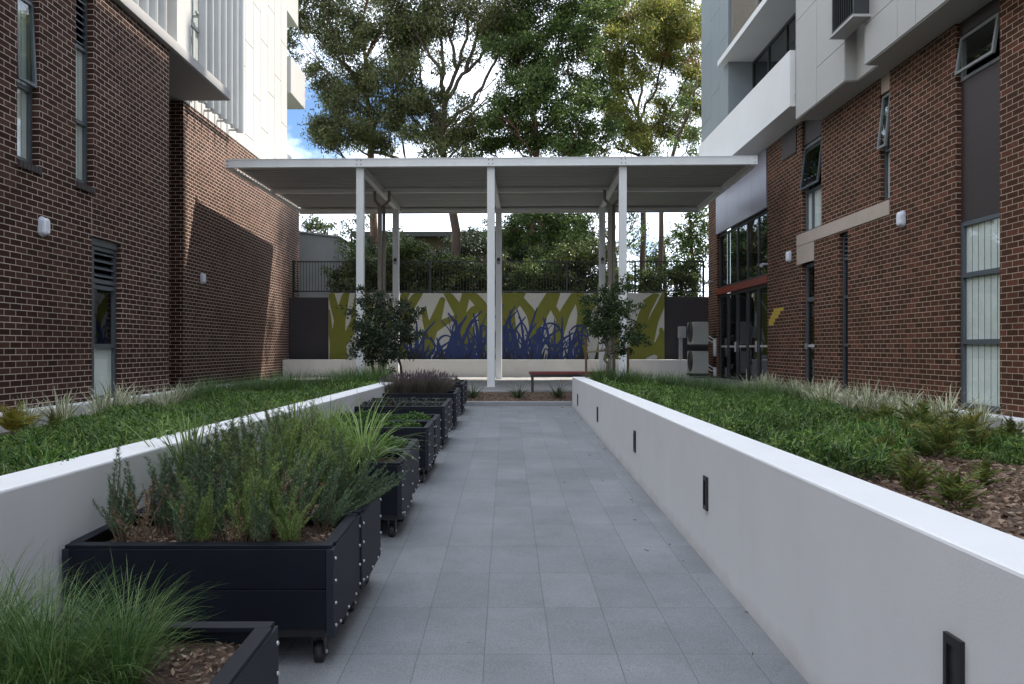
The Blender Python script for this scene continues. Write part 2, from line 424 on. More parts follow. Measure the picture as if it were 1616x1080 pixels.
M['rosemary'] = leaf('rosemary_needle', [(0.032, 0.072, 0.034), (0.060, 0.115, 0.054), (0.105, 0.170, 0.085), (0.22, 0.29, 0.17)], 0.5, 0.15)
M['herb'] = leaf('feathery_herb', [(0.075, 0.14, 0.03), (0.14, 0.24, 0.055), (0.24, 0.35, 0.10), (0.33, 0.34, 0.14)], 0.5, 0.25)
M['mint'] = leaf('herb_leaf', [(0.035, 0.085, 0.018), (0.065, 0.140, 0.028), (0.11, 0.20, 0.045)], 0.45, 0.25)
M['seedling'] = leaf('dusky_leaf', [(0.030, 0.036, 0.034), (0.055, 0.065, 0.055), (0.09, 0.10, 0.085)], 0.55, 0.15)
M['lavender'] = leaf('lavender_stem', [(0.075, 0.070, 0.055), (0.115, 0.105, 0.08), (0.15, 0.125, 0.105), (0.105, 0.10, 0.06)], 0.7, 0.15)
M['lav_spike'] = leaf('lavender_flower', [(0.10, 0.075, 0.095), (0.15, 0.11, 0.13), (0.12, 0.10, 0.09)], 0.7, 0.1)
M['variegated'] = leaf('cream_edged_blade', [(0.62, 0.60, 0.44), (0.74, 0.72, 0.56), (0.50, 0.50, 0.34)], 0.45, 0.2, stripe=(0.13, 0.19, 0.06))
M['fern'] = leaf('bronze_fern', [(0.060, 0.100, 0.024), (0.11, 0.165, 0.036), (0.19, 0.24, 0.055), (0.25, 0.21, 0.055)], 0.45, 0.3)
M['fern_gold'] = leaf('golden_fern', [(0.24, 0.26, 0.045), (0.36, 0.34, 0.06), (0.32, 0.24, 0.05)], 0.45, 0.3)
M['dry_leaf'] = leaf('dry_leaf', [(0.16, 0.10, 0.06), (0.26, 0.18, 0.11), (0.34, 0.26, 0.17)], 0.8, 0.1)
M['strap'] = leaf('dark_strap_leaf', [(0.030, 0.052, 0.020), (0.052, 0.085, 0.030), (0.10, 0.13, 0.05)], 0.45, 0.2)

# ------------------------------------------------------------------ mesh helpers
class MB:
    def __init__(s):
        s.v, s.f, s.uv, s.sm = [], [], [], []
    def quad(s, p, uv=None, smooth=False):
        i = len(s.v)
        s.v += [tuple(q) for q in p]
        s.f.append(tuple(range(i, i + len(p))))
        if uv is None:
            a, b, c = Vector(p[0]), Vector(p[1]), Vector(p[2])
            nn = (b - a).cross(c - a)
            ax = max(range(3), key=lambda k: abs(nn[k]))
            uv = [(q[1], q[2]) if ax == 0 else (q[0], q[2]) if ax == 1 else (q[0], q[1]) for q in p]
        s.uv += list(uv)
        s.sm.append(smooth)
    def box(s, x0, x1, y0, y1, z0, z1, skip=''):
        x0, x1 = sorted((x0, x1)); y0, y1 = sorted((y0, y1)); z0, z1 = sorted((z0, z1))
        P = lambda x, y, z: (x, y, z)
        if 'x' not in skip: s.quad([P(x0, y1, z0), P(x0, y0, z0), P(x0, y0, z1), P(x0, y1, z1)])
        if 'X' not in skip: s.quad([P(x1, y0, z0), P(x1, y1, z0), P(x1, y1, z1), P(x1, y0, z1)])
        if 'y' not in skip: s.quad([P(x0, y0, z0), P(x1, y0, z0), P(x1, y0, z1), P(x0, y0, z1)])
        if 'Y' not in skip: s.quad([P(x1, y1, z0), P(x0, y1, z0), P(x0, y1, z1), P(x1, y1, z1)])
        if 'z' not in skip: s.quad([P(x0, y1, z0), P(x1, y1, z0), P(x1, y0, z0), P(x0, y0, z0)])
        if 'Z' not in skip: s.quad([P(x0, y0, z1), P(x1, y0, z1), P(x1, y1, z1), P(x0, y1, z1)])
    def hexa(s, b, t):
        """b, t: four bottom and four top corners, counter-clockwise from above"""
        s.quad([b[3], b[2], b[1], b[0]]); s.quad(t)
        for i in range(4):
            j = (i + 1) % 4
            s.quad([b[i], b[j], t[j], t[i]])
    def tube(s, pts, rad, n=8, cap=True):
        pts = [Vector(p) for p in pts]
        if not hasattr(rad, '__len__'): rad = [rad] * len(pts)
        rings = []
        ref = Vector((0.31, 0.52, 0.13))
        L = 0.0
        for i, p in enumerate(pts):
            d = (pts[min(i + 1, len(pts) - 1)] - pts[max(i - 1, 0)])
            if d.length < 1e-9: d = Vector((0, 0, 1))
            d.normalize()
            a = d.cross(ref)
            if a.length < 0.05: a = d.cross(Vector((0, 1, 0.3)))
            a.normalize(); b = d.cross(a)
            rings.append([p + (a * math.cos(2 * math.pi * k / n) + b * math.sin(2 * math.pi * k / n)) * rad[i] for k in range(n)])
        base = len(s.v)
        for r in rings: s.v += [tuple(q) for q in r]
        for i in range(len(rings) - 1):
            for k in range(n):
                k2 = (k + 1) % n
                s.f.append((base + i * n + k, base + i * n + k2, base + (i + 1) * n + k2, base + (i + 1) * n + k))
                s.uv += [(k / n, i), (k2 / n, i), (k2 / n, i + 1), (k / n, i + 1)]; s.sm.append(True)
        if cap:
            for ring, rev in ((0, True), (len(rings) - 1, False)):
                idx = [base + ring * n + k for k in range(n)]
                s.f.append(tuple(reversed(idx)) if rev else tuple(idx))
                s.uv += [(0, 0)] * n; s.sm.append(False)
    def build(s, name, mat, parent=None, bevel=0.0, loc=None):
        me = bpy.data.meshes.new(name)
        vs = s.v
        if loc is not None:
            vs = [(a - loc[0], b - loc[1], c - loc[2]) for a, b, c in s.v]
        me.from_pydata(vs, [], s.f)
        ul = me.uv_layers.new(name='UVMap')
        ul.data.foreach_set('uv', np.array(s.uv, dtype=np.float32).ravel())
        me.polygons.foreach_set('use_smooth', s.sm)
        me.materials.append(mat)
        me.update()
        o = bpy.data.objects.new(name, me)
        COL.objects.link(o)
        if loc is not None: o.location = loc
        if parent is not None: put(o, parent)
        if bevel:
            bm = o.modifiers.new('bevel', 'BEVEL'); bm.width = bevel; bm.segments = 2; bm.limit_method = 'ANGLE'
            w = o.modifiers.new('weld', 'WELD'); w.merge_threshold = 1e-5
            o.modifiers.move(1, 0)
        return o

def put(o, parent):
    """parent o, keeping its world coordinates (parents sit unrotated unless moved later)"""
    o.parent = parent
    loc = Vector((0, 0, 0)); p = parent
    while p is not None:
        loc += p.location; p = p.parent
    o.location = Vector(o.location) - loc
    return o

def tag(o, label=None, cat=None, group=None, kind=None):
    if label: o['label'] = label
    if cat: o['category'] = cat
    if group: o['group'] = group
    if kind: o['kind'] = kind
    return o
def thing(name, loc, label, cat, group=None):
    o = bpy.data.objects.new(name, None)
    o.empty_display_size = 0.2
    COL.objects.link(o); o.location = loc
    return tag(o, label, cat, group)

def copy_tree(o, parent=None):
    c = o.copy(); COL.objects.link(c)
    if parent is not None: c.parent = parent
    for ch in list(o.children): copy_tree(ch, c)
    return c

def fast_mesh(name, V, F, UV, mat, parent=None, smooth=False):
    """V (n,3); F (m,4) quads; UV (m*4,2)"""
    me = bpy.data.meshes.new(name)
    nv, nf = len(V), len(F)
    me.vertices.add(nv); me.vertices.foreach_set('co', V.astype(np.float32).ravel())
    me.loops.add(nf * 4); me.loops.foreach_set('vertex_index', F.astype(np.int32).ravel())
    me.polygons.add(nf)
    me.polygons.foreach_set('loop_start', np.arange(0, nf * 4, 4, dtype=np.int32))
    me.polygons.foreach_set('loop_total', np.full(nf, 4, dtype=np.int32))
    if UV is not None:
        ul = me.uv_layers.new(name='UVMap'); ul.data.foreach_set('uv', UV.astype(np.float32).ravel())
    me.polygons.foreach_set('use_smooth', np.full(nf, smooth))
    me.update(calc_edges=True); me.validate()
    me.materials.append(mat)
    o = bpy.data.objects.new(name, me); COL.objects.link(o)
    if parent is not None: o.parent = parent
    return o

def norm(a): return a / np.maximum(np.linalg.norm(a, axis=-1, keepdims=True), 1e-9)

def leaf_geo(P, D, L, W, curl=0.25):
    """pointed leaves of two bent quads: P base (n,3), D direction, L length, W width"""
    n = len(P)
    D = norm(D); L = np.broadcast_to(L, n)[:, None]; W = np.broadcast_to(W, n)[:, None]
    rnd = rng.normal(size=(n, 3))
    S = norm(np.cross(D, rnd)); N = np.cross(S, D)
    a = P; m = P + D * L * 0.45 + N * L * curl * 0.5
    t = P + D * L * 0.97
    V = np.stack([a - S * W * .12, a + S * W * .12, m + S * W * .5, m - S * W * .5, t + S * W * .06, t - S * W * .06], 1).reshape(-1, 3)
    k = np.arange(n)[:, None] * 6
    F = np.concatenate([k + np.array([[0, 1, 2, 3]]), k + np.array([[3, 2, 4, 5]])], 1).reshape(-1, 4)
    return V, F

def leaves(name, P, D, L, W, mat, parent=None, curl=0.25):
    V, F = leaf_geo(P, D, L, W, curl)
    return fast_mesh(name, V, F, None, mat, parent)

def blades_geo(P, A, lean, L, W, droop, seg=5):
    """arching blades: P base, A azimuth, lean (0 upright .. 1 flat), L length, W width, droop added over the length"""
    n = len(P)
    s = np.linspace(0, 1, seg + 1)
    th = (lean[:, None] + droop[:, None] * s[None, :] ** 1.6) * (math.pi / 2)
    step = L[:, None] / seg
    hx = np.concatenate([np.zeros((n, 1)), np.cumsum(np.sin(th[:, :-1]) * step, 1)], 1)
    hz = np.concatenate([np.zeros((n, 1)), np.cumsum(np.cos(th[:, :-1]) * step, 1)], 1)
    ca, sa = np.cos(A)[:, None], np.sin(A)[:, None]
    C = np.stack([P[:, 0:1] + hx * ca, P[:, 1:2] + hx * sa, P[:, 2:3] + hz], -1)
    wd = (W[:, None] * (np.clip(1.15 - s ** 2.2, 0.06, 1) * np.clip(0.55 + s * 2, 0, 1))[None, :]) * 0.5
    tw = rng.uniform(-.5, .5, n)[:, None]
    S = np.stack([-np.sin(A[:, None] + tw) * np.ones_like(wd), np.cos(A[:, None] + tw) * np.ones_like(wd), np.zeros_like(wd)], -1)
    Lf, Rt = C - S * wd[..., None], C + S * wd[..., None]
    V = np.stack([Lf, Rt], 2).reshape(n, (seg + 1) * 2, 3)
    base = np.arange(n)[:, None, None] * ((seg + 1) * 2)
    q = np.array([[2 * i, 2 * i + 1, 2 * i + 3, 2 * i + 2] for i in range(seg)])[None]
    F = (base + q).reshape(-1, 4)
    uvq = np.array([[[0, i / seg], [1, i / seg], [1, (i + 1) / seg], [0, (i + 1) / seg]] for i in range(seg)])
    UV = np.broadcast_to(uvq[None], (n, seg, 4, 2)).reshape(-1, 2)
    return V.reshape(-1, 3), F, UV

def blades(name, P, A, lean, L, W, droop, mat, parent=None, seg=5):
    V, F, UV = blades_geo(P, A, lean, L, W, droop, seg)
    return fast_mesh(name, V, F, UV, mat, parent)

def at(x, y, Y):
    return Vector(((x - 800) / 1212 * Y, Y, (550 - y) / 1212 * Y))
def zp(y):                       # level of the rising path
    return -1.578 + 0.02458 * y

# ------------------------------------------------------------------ ground, path, terraces
b = MB(); b.quad([(-400, -300, -2.1), (400, -300, -2.1), (400, 700, -2.1), (-400, 700, -2.1)])
tag(b.build('ground', M['grass_far']), kind='structure')
b = MB(); b.box(-150, 150, 27.0, 500, -1.9, 1.78)
tag(b.build('upper_ground', M['grass_far']), kind='structure')

b = MB()
b.quad([(-2.3, -15, zp(-15)), (1.36, -15, zp(-15)), (1.36, 15.84, zp(15.84)), (-2.0, 15.84, zp(15.84))],
       [(-2.3 + .11, -15), (1.36 + .11, -15), (1.36 + .11, 15.84), (-2.0 + .11, 15.84)])
tag(b.build('path', M['path']), kind='structure')
b = MB(); b.box(-2.4, 1.36, 15.84, 16.1, -1.6, -1.105)
tag(b.build('kerb', M['kerb'], bevel=0.008), kind='structure')
b = MB()
b.hexa([(-2.6, 16.1, -1.6), (3.4, 16.1, -1.6), (3.4, 17.2, -1.6), (-2.6, 17.2, -1.6)],
       [(-2.6, 16.1, -1.115), (3.4, 16.1, -1.115), (3.4, 17.2, -.985), (-2.6, 17.2, -.985)])
tag(b.build('mulch_bed', M['mulch']), kind='structure')
b = MB(); b.box(-7.7, 7.0, 17.2, 27.0, -1.8, -.97)
tag(b.build('courtyard_floor', M['court']), kind='structure')

# garden bed soil, falling gently from the garden walls to the house ledges
def lz(x):    # left bed
    t = (x + 2.2) / (-6.4 + 2.2); return -.72 - .36 * max(0, min(1, t))
def rz(x):
    t = (x - 1.6) / (6.7 - 1.6); return -.72 - .48 * max(0, min(1, t))
b = MB()
b.hexa([(-6.6, -15, -1.9), (-2.5, -15, -1.9), (-2.1, 16.9, -1.9), (-6.6, 16.9, -1.9)],
       [(-6.6, -15, lz(-6.6)), (-2.5, -15, lz(-2.2)), (-2.1, 16.9, lz(-2.2)), (-6.6, 16.9, lz(-6.6))])
tag(b.build('left_garden_soil', M['soil']), kind='structure')
b = MB()
b.hexa([(1.55, -15, -1.9), (6.95, -15, -1.9), (6.95, 17.1, -1.9), (1.55, 17.1, -1.9)],
       [(1.55, -15, rz(1.6)), (6.95, -15, rz(6.9)), (6.95, 17.1, rz(6.9)), (1.55, 17.1, rz(1.6))])
tag(b.build('right_garden_soil', M['mulch']), kind='structure')

# ------------------------------------------------------------------ garden walls
gw = thing('garden_wall', (1.47, 7, zp(7)), 'long white rendered garden wall with black step lights right of the path', 'wall')
b = MB()
b.hexa([(1.345, -15, -1.9), (1.60, -15, -1.9), (1.60, 15.83, -1.9), (1.345, 15.83, -1.9)],
       [(1.345, -15, -.588), (1.60, -15, -.588), (1.60, 15.83, -.588), (1.345, 15.83, -.588)])
b.build('wall_body', M['white_paint'], gw, bevel=0.012)
for Y in (2.30, 5.175, 8.05, 11.36, 14.55):
    b = MB()
    for (y0, y1, z0, z1) in ((-.045, .045, .083, .112), (-.045, .045, -.112, -.083), (-.045, -.028, -.083, .083), (.028, .045, -.083, .083)):
        b.box(1.331, 1.36, Y + y0, Y + y1, -.975 + z0, -.975 + z1)
    f = b.build('step_light', M['black_metal'], gw)
    b = MB(); b.box(1.340, 1.362, Y - .028, Y + .028, -.975 + .0, -.975 + .083)
    b.hexa([(1.340, Y - .028, -1.058), (1.362, Y - .028, -1.058), (1.362, Y + .028, -1.058), (1.340, Y + .028, -1.058)],
           [(1.342, Y - .028, -.975), (1.362, Y - .028, -.975), (1.362, Y + .028, -.975), (1.342, Y + .028, -.975)])
    put(b.build('hood', M['frame_dark']), f)
gl = thing('garden_wall', (-2.1, 7, zp(7)), 'long white rendered garden wall behind the black planter boxes', 'wall')
b = MB()
b.hexa([(-2.645, -15, -1.9), (-2.391, -15, -1.9), (-1.925, 13.3, -1.9), (-2.19, 13.3, -1.9)],
       [(-2.645, -15, -.588), (-2.391, -15, -.588), (-1.925, 13.3, -.588), (-2.19, 13.3, -.588)])
b.build('wall_body', M['white_paint'], gl, bevel=0.012)
b = MB(); b.box(-6.585, -6.33, -15, 17.9, -1.8, -.83)
tag(b.build('edging_wall', M['white_paint'], bevel=0.01), 'low white edging wall along the foot of the dark brown brick building', 'wall')
b = MB(); b.box(6.66, 6.935, -15, 21.6, -1.8, -.935)
tag(b.build('edging_wall', M['white_paint'], bevel=0.01), 'low white edging wall along the foot of the red brown brick building', 'wall')
b = MB(); b.box(-7.6, 6.17, 26.0, 26.75, -1.8, -.386)
tag(b.build('seat_wall', M['seat_white'], bevel=0.012), 'low off white seat wall in front of the mural', 'wall')

# ------------------------------------------------------------------ building helpers
def sheet(mb, X, s, y0, y1, z0, z1, holes, depth):
    """brick sheet on the plane X facing the path (s = +1: path lies towards -X); holes get reveals `depth` deep"""
    ys = sorted({y0, y1, *[h[0] for h in holes], *[h[1] for h in holes]})
    zs = sorted({z0, z1, *[h[2] for h in holes], *[h[3] for h in holes]})
    ys = [v for v in ys if y0 <= v <= y1]; zs = [v for v in zs if z0 <= v <= z1]
    def inside(a, c): return any(h[0] < a < h[1] and h[2] < c < h[3] for h in holes)
    for i in range(len(ys) - 1):
        for j in range(len(zs) - 1):
            a0, a1, c0, c1 = ys[i], ys[i + 1], zs[j], zs[j + 1]
            if inside((a0 + a1) / 2, (c0 + c1) / 2): continue
            q = [(X, a0, c0), (X, a1, c0), (X, a1, c1), (X, a0, c1)]
            mb.quad(q if s < 0 else q[::-1])
    for (a0, a1, c0, c1) in holes:
        X2 = X + s * depth
        mb.quad([(X, a0, c0), (X2, a0, c0), (X2, a0, c1), (X, a0, c1)])
        mb.quad([(X2, a1, c0), (X, a1, c0), (X, a1, c1), (X2, a1, c1)])
        mb.quad([(X, a0, c0), (X, a1, c0), (X2, a1, c0), (X2, a0, c0)])
        mb.quad([(X, a0, c1), (X2, a0, c1), (X2, a1, c1), (X, a1, c1)])

def window(parent, s, X, y0, y1, z0, z1, zt=(), ym=(), fw=.05, mat='frame', gl='glass', louvre=None, blind=None, name='window', strip=None, fd=.06, skip=None, panes=True):
    """frame of bars on plane X (outer face), panes behind; zt transom heights, ym mullions"""
    f = MB(); a, c = X, X + s * fd
    f.box(a, c, y0, y0 + fw, z0, z1); f.box(a, c, y1 - fw, y1, z0, z1)
    f.box(a, c, y0 + fw, y1 - fw, z0, z0 + fw); f.box(a, c, y0 + fw, y1 - fw, z1 - fw, z1)
    for z in zt: f.box(a - s * .004, c, y0 + fw, y1 - fw, z - fw * .55, z + fw * .55)
    zz = [z0] + sorted(zt) + [z1]
    for m_ in ym:
        if isinstance(m_, tuple): m_, lo, hi = m_
        else: lo, hi = z0, z1
        f.box(a + s * .003, c, m_ - fw * .5, m_ + fw * .5, lo + fw, hi - fw)
    fo = f.build(name, M[mat], parent)
    if panes:
        g = MB()
        lo = z0 + fw if not skip else skip
        hi = z1 - fw if not louvre else louvre[0]
        q = [(X + s * .035, y0 + fw, lo), (X + s * .035, y1 - fw, lo), (X + s * .035, y1 - fw, hi), (X + s * .035, y0 + fw, hi)]
        g.quad(q if s < 0 else q[::-1])
        put(g.build('pane', M[gl]), fo)
    if louvre:
        v = MB(); lo, hi, n = louvre
        for k in range(n):
            zc = lo + (k + .5) * (hi - lo) / n
            h = (hi - lo) / n * .30
            v.hexa([(a - s * .0, y0 + fw, zc - h), (a - s * .0, y1 - fw, zc - h), (c + s * .03, y1 - fw, zc + h * .6), (c + s * .03, y0 + fw, zc + h * .6)],
                   [(a - s * .0, y0 + fw, zc - h + .02), (a - s * .0, y1 - fw, zc - h + .02), (c + s * .03, y1 - fw, zc + h * .6 + .02), (c + s * .03, y0 + fw, zc + h * .6 + .02)])
        put(v.build('louvre', M[mat]), fo)
    if blind:
        n, mt = blind[-2:]
        w = (y1 - y0 - 2 * fw) / n
        for lo, hi in zip(blind[0:-2:2], blind[1:-2:2]):
          v = MB()
          for k in range(n):
            yc = y0 + fw + (k + .5) * w
            v.hexa([(X + s * .045, yc - w * .494, lo), (X + s * .046, yc - w * .494, lo), (X + s * .053, yc + w * .494, lo), (X + s * .052, yc + w * .494, lo)],
                   [(X + s * .045, yc - w * .494, hi), (X + s * .046, yc - w * .494, hi), (X + s * .053, yc + w * .494, hi), (X + s * .052, yc + w * .494, hi)])
          put(v.build('blind', M[mt]), fo)
    if strip is not None:
        v = MB(); v.box(X + s * .028, X + s * .032, y0 + fw, y1 - fw, strip - .03, strip + .03)
        put(v.build('sight_strip', M['strip']), fo)
    return fo

def sash(parent, s, X, y0, y1, zt, zb, out, fw=.045, mat='frame_light', gl='glass'):
    """top-hung sash pushed out at the foot by `out`"""
    def pt(d, y, t): return (X - s * (out * t - d), y, zt + (zb - zt) * t)
    f = MB(); H = abs(zt - zb)
    def bar(ya, yb, ta, tb):
        bo = [pt(.02, ya, tb), pt(.02, yb, tb), pt(-.02, yb, tb), pt(-.02, ya, tb)]
        to = [pt(.02, ya, ta), pt(.02, yb, ta), pt(-.02, yb, ta), pt(-.02, ya, ta)]
        f.hexa(bo, to)
    k = fw / H
    bar(y0, y0 + fw, 0, 1); bar(y1 - fw, y1, 0, 1); bar(y0 + fw, y1 - fw, 0, k); bar(y0 + fw, y1 - fw, 1 - k, 1)
    fo = f.build('open_sash', M[mat], parent)
    g = MB(); q = [pt(0, y0 + fw, 1 - k), pt(0, y1 - fw, 1 - k), pt(0, y1 - fw, k), pt(0, y0 + fw, k)]
    g.quad(q if s < 0 else q[::-1])
    put(g.build('pane', M[gl]), fo)
    return fo

def wall_lamp(parent, s, X, Y, Z, h=.34, w=.2):
    """oval bulkhead lamp: base ring and domed lens"""
    def dome(mb, h, w, x0, x1, n=20):
        rings = []
        for (t, k) in ((0, 1), (.55, .97), (.85, .85), (1, .55)):
            r = []
            for i in range(n):
                a = 2 * math.pi * i / n
                cy, cz = math.cos(a), math.sin(a)
                yy = w / 2 * cy * k; zz = (h - w) / 2 * (1 if cz > 0 else -1 if cz < 0 else 0) + w / 2 * cz * k
                r.append((x0 + (x1 - x0) * t, Y + yy, Z + zz))
            rings.append(r)
        for a, c in zip(rings, rings[1:]):
            for i in range(n):
                j = (i + 1) % n
                q = [a[i], a[j], c[j], c[i]]
                mb.quad(q, [(0, 0)] * 4, True)
        mb.quad(rings[-1], [(0, 0)] * n, True)
    b = MB(); dome(b, h, w, X, X - s * .05)
    base = b.build('wall_lamp', M['lamp_body'], parent)
    b = MB(); dome(b, h * .84, w * .78, X - s * .04, X - s * .105)
    put(b.build('lens', M['lamp_lens']), base)

# ------------------------------------------------------------------ RIGHT BUILDING
RB = thing('brick_building', (6.95, 10, -1.9), 'red brown brick building with grey panelled upper floors and white balcony on the right', 'building')
XR = 6.95
b = MB()
holes = [(10.83, 11.90, -.93, 5.06), (13.95, 14.33, 2.73, 5.06), (16.98, 18.12, 2.70, 5.37), (17.37, 18.15, -1.1, 1.99),
         (15.66, 16.10, -.90, 2.40), (20.5, 25.45, -1.1, 5.30)]
sheet(b, XR, 1, -16, 26.5, -1.9, 5.36, holes, .16)
b.quad([(XR, 26.5, -1.9), (XR + .65, 26.5, -1.9), (XR + .65, 26.5, 5.36), (XR, 26.5, 5.36)])
b.build('brick_wall', M['brick_red'], RB)
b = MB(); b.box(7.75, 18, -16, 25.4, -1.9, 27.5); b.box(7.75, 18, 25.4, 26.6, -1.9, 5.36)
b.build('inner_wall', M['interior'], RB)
# near strip: window, brown panel, window
b = MB(); b.box(XR + .09, XR + .12, 10.83, 11.9, 1.95, 4.12)
b.build('brown_panel', M['panel_brown'], RB)
b = MB(); b.box(XR + .06, XR + .12, 10.83, 11.9, 4.82, 5.06)
b.build('brown_panel', M['panel_brown'], RB)
window(RB, 1, XR + .07, 10.85, 11.88, -.90, 1.94, zt=(.10, 1.12), fw=.065, mat='frame', blind=(-.86, .07, .13, 1.09, 1.15, 1.9, 6, 'blind'))
w = window(RB, 1, XR + .07, 10.85, 11.88, 4.12, 4.81, fw=.05, mat='frame_light', panes=False)
sash(RB, 1, XR + .05, 10.90, 11.83, 4.77, 4.20, .09)
# slot window
b = MB(); b.box(XR + .03, XR + .12, 13.95, 14.33, 4.73, 5.06)
b.build('stone_head', M['sandstone'], RB)
window(RB, 1, XR + .09, 13.97, 14.32, 2.74, 4.72, zt=(3.66,), fw=.04, mat='frame', skip=2.8, blind=(2.76, 3.64, 2, 'curtain'))
sash(RB, 1, XR + .06, 13.99, 14.30, 4.68, 3.69, .11)
# window over the band
b = MB(); b.box(XR + .06, XR + .12, 16.98, 18.12, 4.77, 5.36)
b.build('brown_panel', M['panel_brown'], RB)
window(RB, 1, XR + .09, 17.0, 18.10, 2.71, 4.76, zt=(3.65,), ym=((17.72, 2.71, 3.65),), fw=.055, mat='frame', blind=(2.75, 3.62, 3, 'curtain'))
sash(RB, 1, XR + .07, 17.04, 18.06, 4.70, 3.70, .12, gl='glass_dark', mat='frame')
# stone band and the block below it
b = MB(); b.box(XR - .02, XR + .14, 13.95, 18.39, 2.43, 2.70)
b.build('stone_band', M['sandstone'], RB, bevel=.004)
b = MB(); b.box(XR - .017, XR + .13, 17.37, 18.39, 1.99, 2.422)
b.build('stone_band', M['sandstone'], RB, bevel=.004)
# glazed door and louvred slot
d = window(RB, 1, XR + .10, 17.39, 18.13, -1.08, 1.98, zt=(1.14,), fw=.09, mat='frame', gl='glass_dark', name='glass_door', strip=.06)
b = MB(); b.box(XR + .03, XR + .09, 17.985, 18.01, -.02, .12); put(b.build('handle', M['bolt']), d)
window(RB, 1, XR + .09, 15.67, 16.09, -.89, 2.39, zt=(.07, 1.07, 1.86), fw=.05, mat='frame', gl='glass_dark', louvre=(1.9, 2.36, 5))
# tall glazed bay
b = MB()
for k in range(4):
    b.box(XR - .03, XR + .06, 20.5 + k * 1.2375 + .006, 20.5 + (k + 1) * 1.2375 - .006, 3.76, 5.34)
b.build('lilac_panel', M['panel_purple'], RB)
window(RB, 1, XR + .08, 20.52, 25.43, 1.97, 3.74, ym=tuple(20.52 + 4.91 * k / 5 for k in range(1, 5)), fw=.07, mat='frame_dark', gl='glass_dark')
b = MB(); b.box(XR - .01, XR + .10, 20.52, 25.43, 1.76, 1.96); b.build('red_beam', M['red_band'], RB)
for k in range(5):
    y0 = 20.52 + 4.91 * k / 5; y1 = 20.52 + 4.91 * (k + 1) / 5
    d = window(RB, 1, XR + .08, y0 + .01, y1 - .01, -1.08, 1.75, fw=.08, mat='frame_dark', gl='glass_dark', name='glass_door', strip=.06)
    if k in (1, 3):
        b = MB(); b.box(XR + .02, XR + .07, y0 + .05, y0 + .08, -.1, .2); put(b.build('handle', M['bolt']), d)
# dim room things behind the glazing: pale door panels
# yellow painted bricks
b = MB()
for (y0, y1, row) in ((19.30, 20.02, 11), (19.54, 20.14, 10), (19.66, 20.26, 9), (19.90, 20.38, 8), (20.02, 20.38, 7)):
    z = row * .086
    b.box(XR - .003, XR + .01, y0, y1, z + .006, z + .080)
b.build('painted_brick', M['yellow'], RB)
b = MB(); b.box(XR - .02, XR + .05, 18.42, 19.35, 4.72, 5.34); b.build('brown_panel', M['panel_brown'], RB)
wall_lamp(RB, 1, XR, 13.47, 2.27, .30, .17)
wall_lamp(RB, 1, XR, 18.84, 2.25, .29, .16)
b = MB(); b.tube([(XR, 20.46, 2.24), (XR - .12, 20.46, 2.24), (XR - .2, 20.4, 2.2)], [.03, .035, .05]); b.build('security_camera', M['lamp_body'], RB)
b = MB(); b.tube([(XR, 25.9, 2.24), (XR - .12, 25.9, 2.24), (XR - .2, 25.8, 2.2)], [.03, .035, .05]); b.build('security_camera', M['lamp_body'], RB)
for y, z0, z1 in ((13.93, -.9, 2.42), (8.6, -.9, 5.03)):
    b = MB(); b.box(XR - .002, XR + .01, y - .006, y + .006, z0, z1); b.build('movement_joint', M['panel_brown'], RB)
# overhanging panelled storey
XO = 6.37
b = MB(); b.box(XO + .03, 7.75, -16, 13.66, 5.06, 27.5); b.box(XO + .26, 7.75, 13.66, 14.5, 5.06, 27.5); b.box(XO + .03, 7.75, 14.5, 16.91, 5.06, 27.5)
b.build('overhang_core', M['backing'], RB)
b = MB()
g = .006
def pan(y0, y1, z0, z1, X=XO):
    b.box(X, X + .028, y0 + g, y1 - g, z0 + g, z1 - g)
pan(15.8, 16.93, 5.045, 7.18); pan(15.8, 16.93, 7.18, 9.9); pan(14.5, 15.8, 5.045, 5.77); pan(14.5, 15.8, 5.77, 8.6); pan(14.5, 15.8, 8.6, 27.5); pan(15.8, 16.93, 9.9, 27.5)
pan(12.54, 13.66, 5.045, 5.75); pan(12.54, 13.66, 5.75, 8.0); pan(12.54, 13.66, 8.0, 27.5)
yy = [11.97, 12.54]
pan(11.97, 12.54, 5.045, 27.5)
for k in range(22):
    pan(11.97 - 1.23 * (k + 1), 11.97 - 1.23 * k, 5.045, 6.9); pan(11.97 - 1.23 * (k + 1), 11.97 - 1.23 * k, 6.9, 27.5)
pan(13.66, 14.5, 5.045, 27.5, XO + .22)
b.box(XO, XO + .25, 14.475, 14.5 - g, 5.05, 27.5); b.box(XO, XO + .25, 13.66 + g, 13.685, 5.05, 27.5)
b.box(XO, 7.7, 16.915, 16.94, 5.05, 27.5)
b.build('grey_cladding', M['panel_grey'], RB)
b = MB(); b.box(XO + .02, 7.75, -16, 13.66, 5.03, 5.055); b.box(XO + .24, 7.75, 13.66, 14.5, 5.03, 5.055); b.box(XO + .02, 7.75, 14.5, 16.93, 5.03, 5.055)
b.build('soffit', M['panel_grey'], RB)
# louvred sun box
b = MB()
x0, x1, y0, y1, z0, z1 = 6.10, 6.37, 13.50, 14.42, 5.86, 8.2
b.box(x0, x1, y0, y1, z0, z0 + .07); b.box(x0, x1, y0, y1, z1 - .07, z1)
for y in (y0, y1 - .05): b.box(x0, x1, y, y + .05, z0 + .07, z1 - .07)
sb = b.build('sun_screen', M['frame_dark'], RB)
b = MB()
for k in range(9): b.box(x0 + .02, x1 - .02, y0 + .08 + k * .092, y0 + .10 + k * .092, z0 + .07, z1 - .07)
put(b.build('slats', M['black_metal']), sb)
b = MB(); b.box(x0 - .04, x1, y0 - .06, y1 + .03, z0 - .05, z0 - .004); put(b.build('sill', M['fascia_grey']), sb)
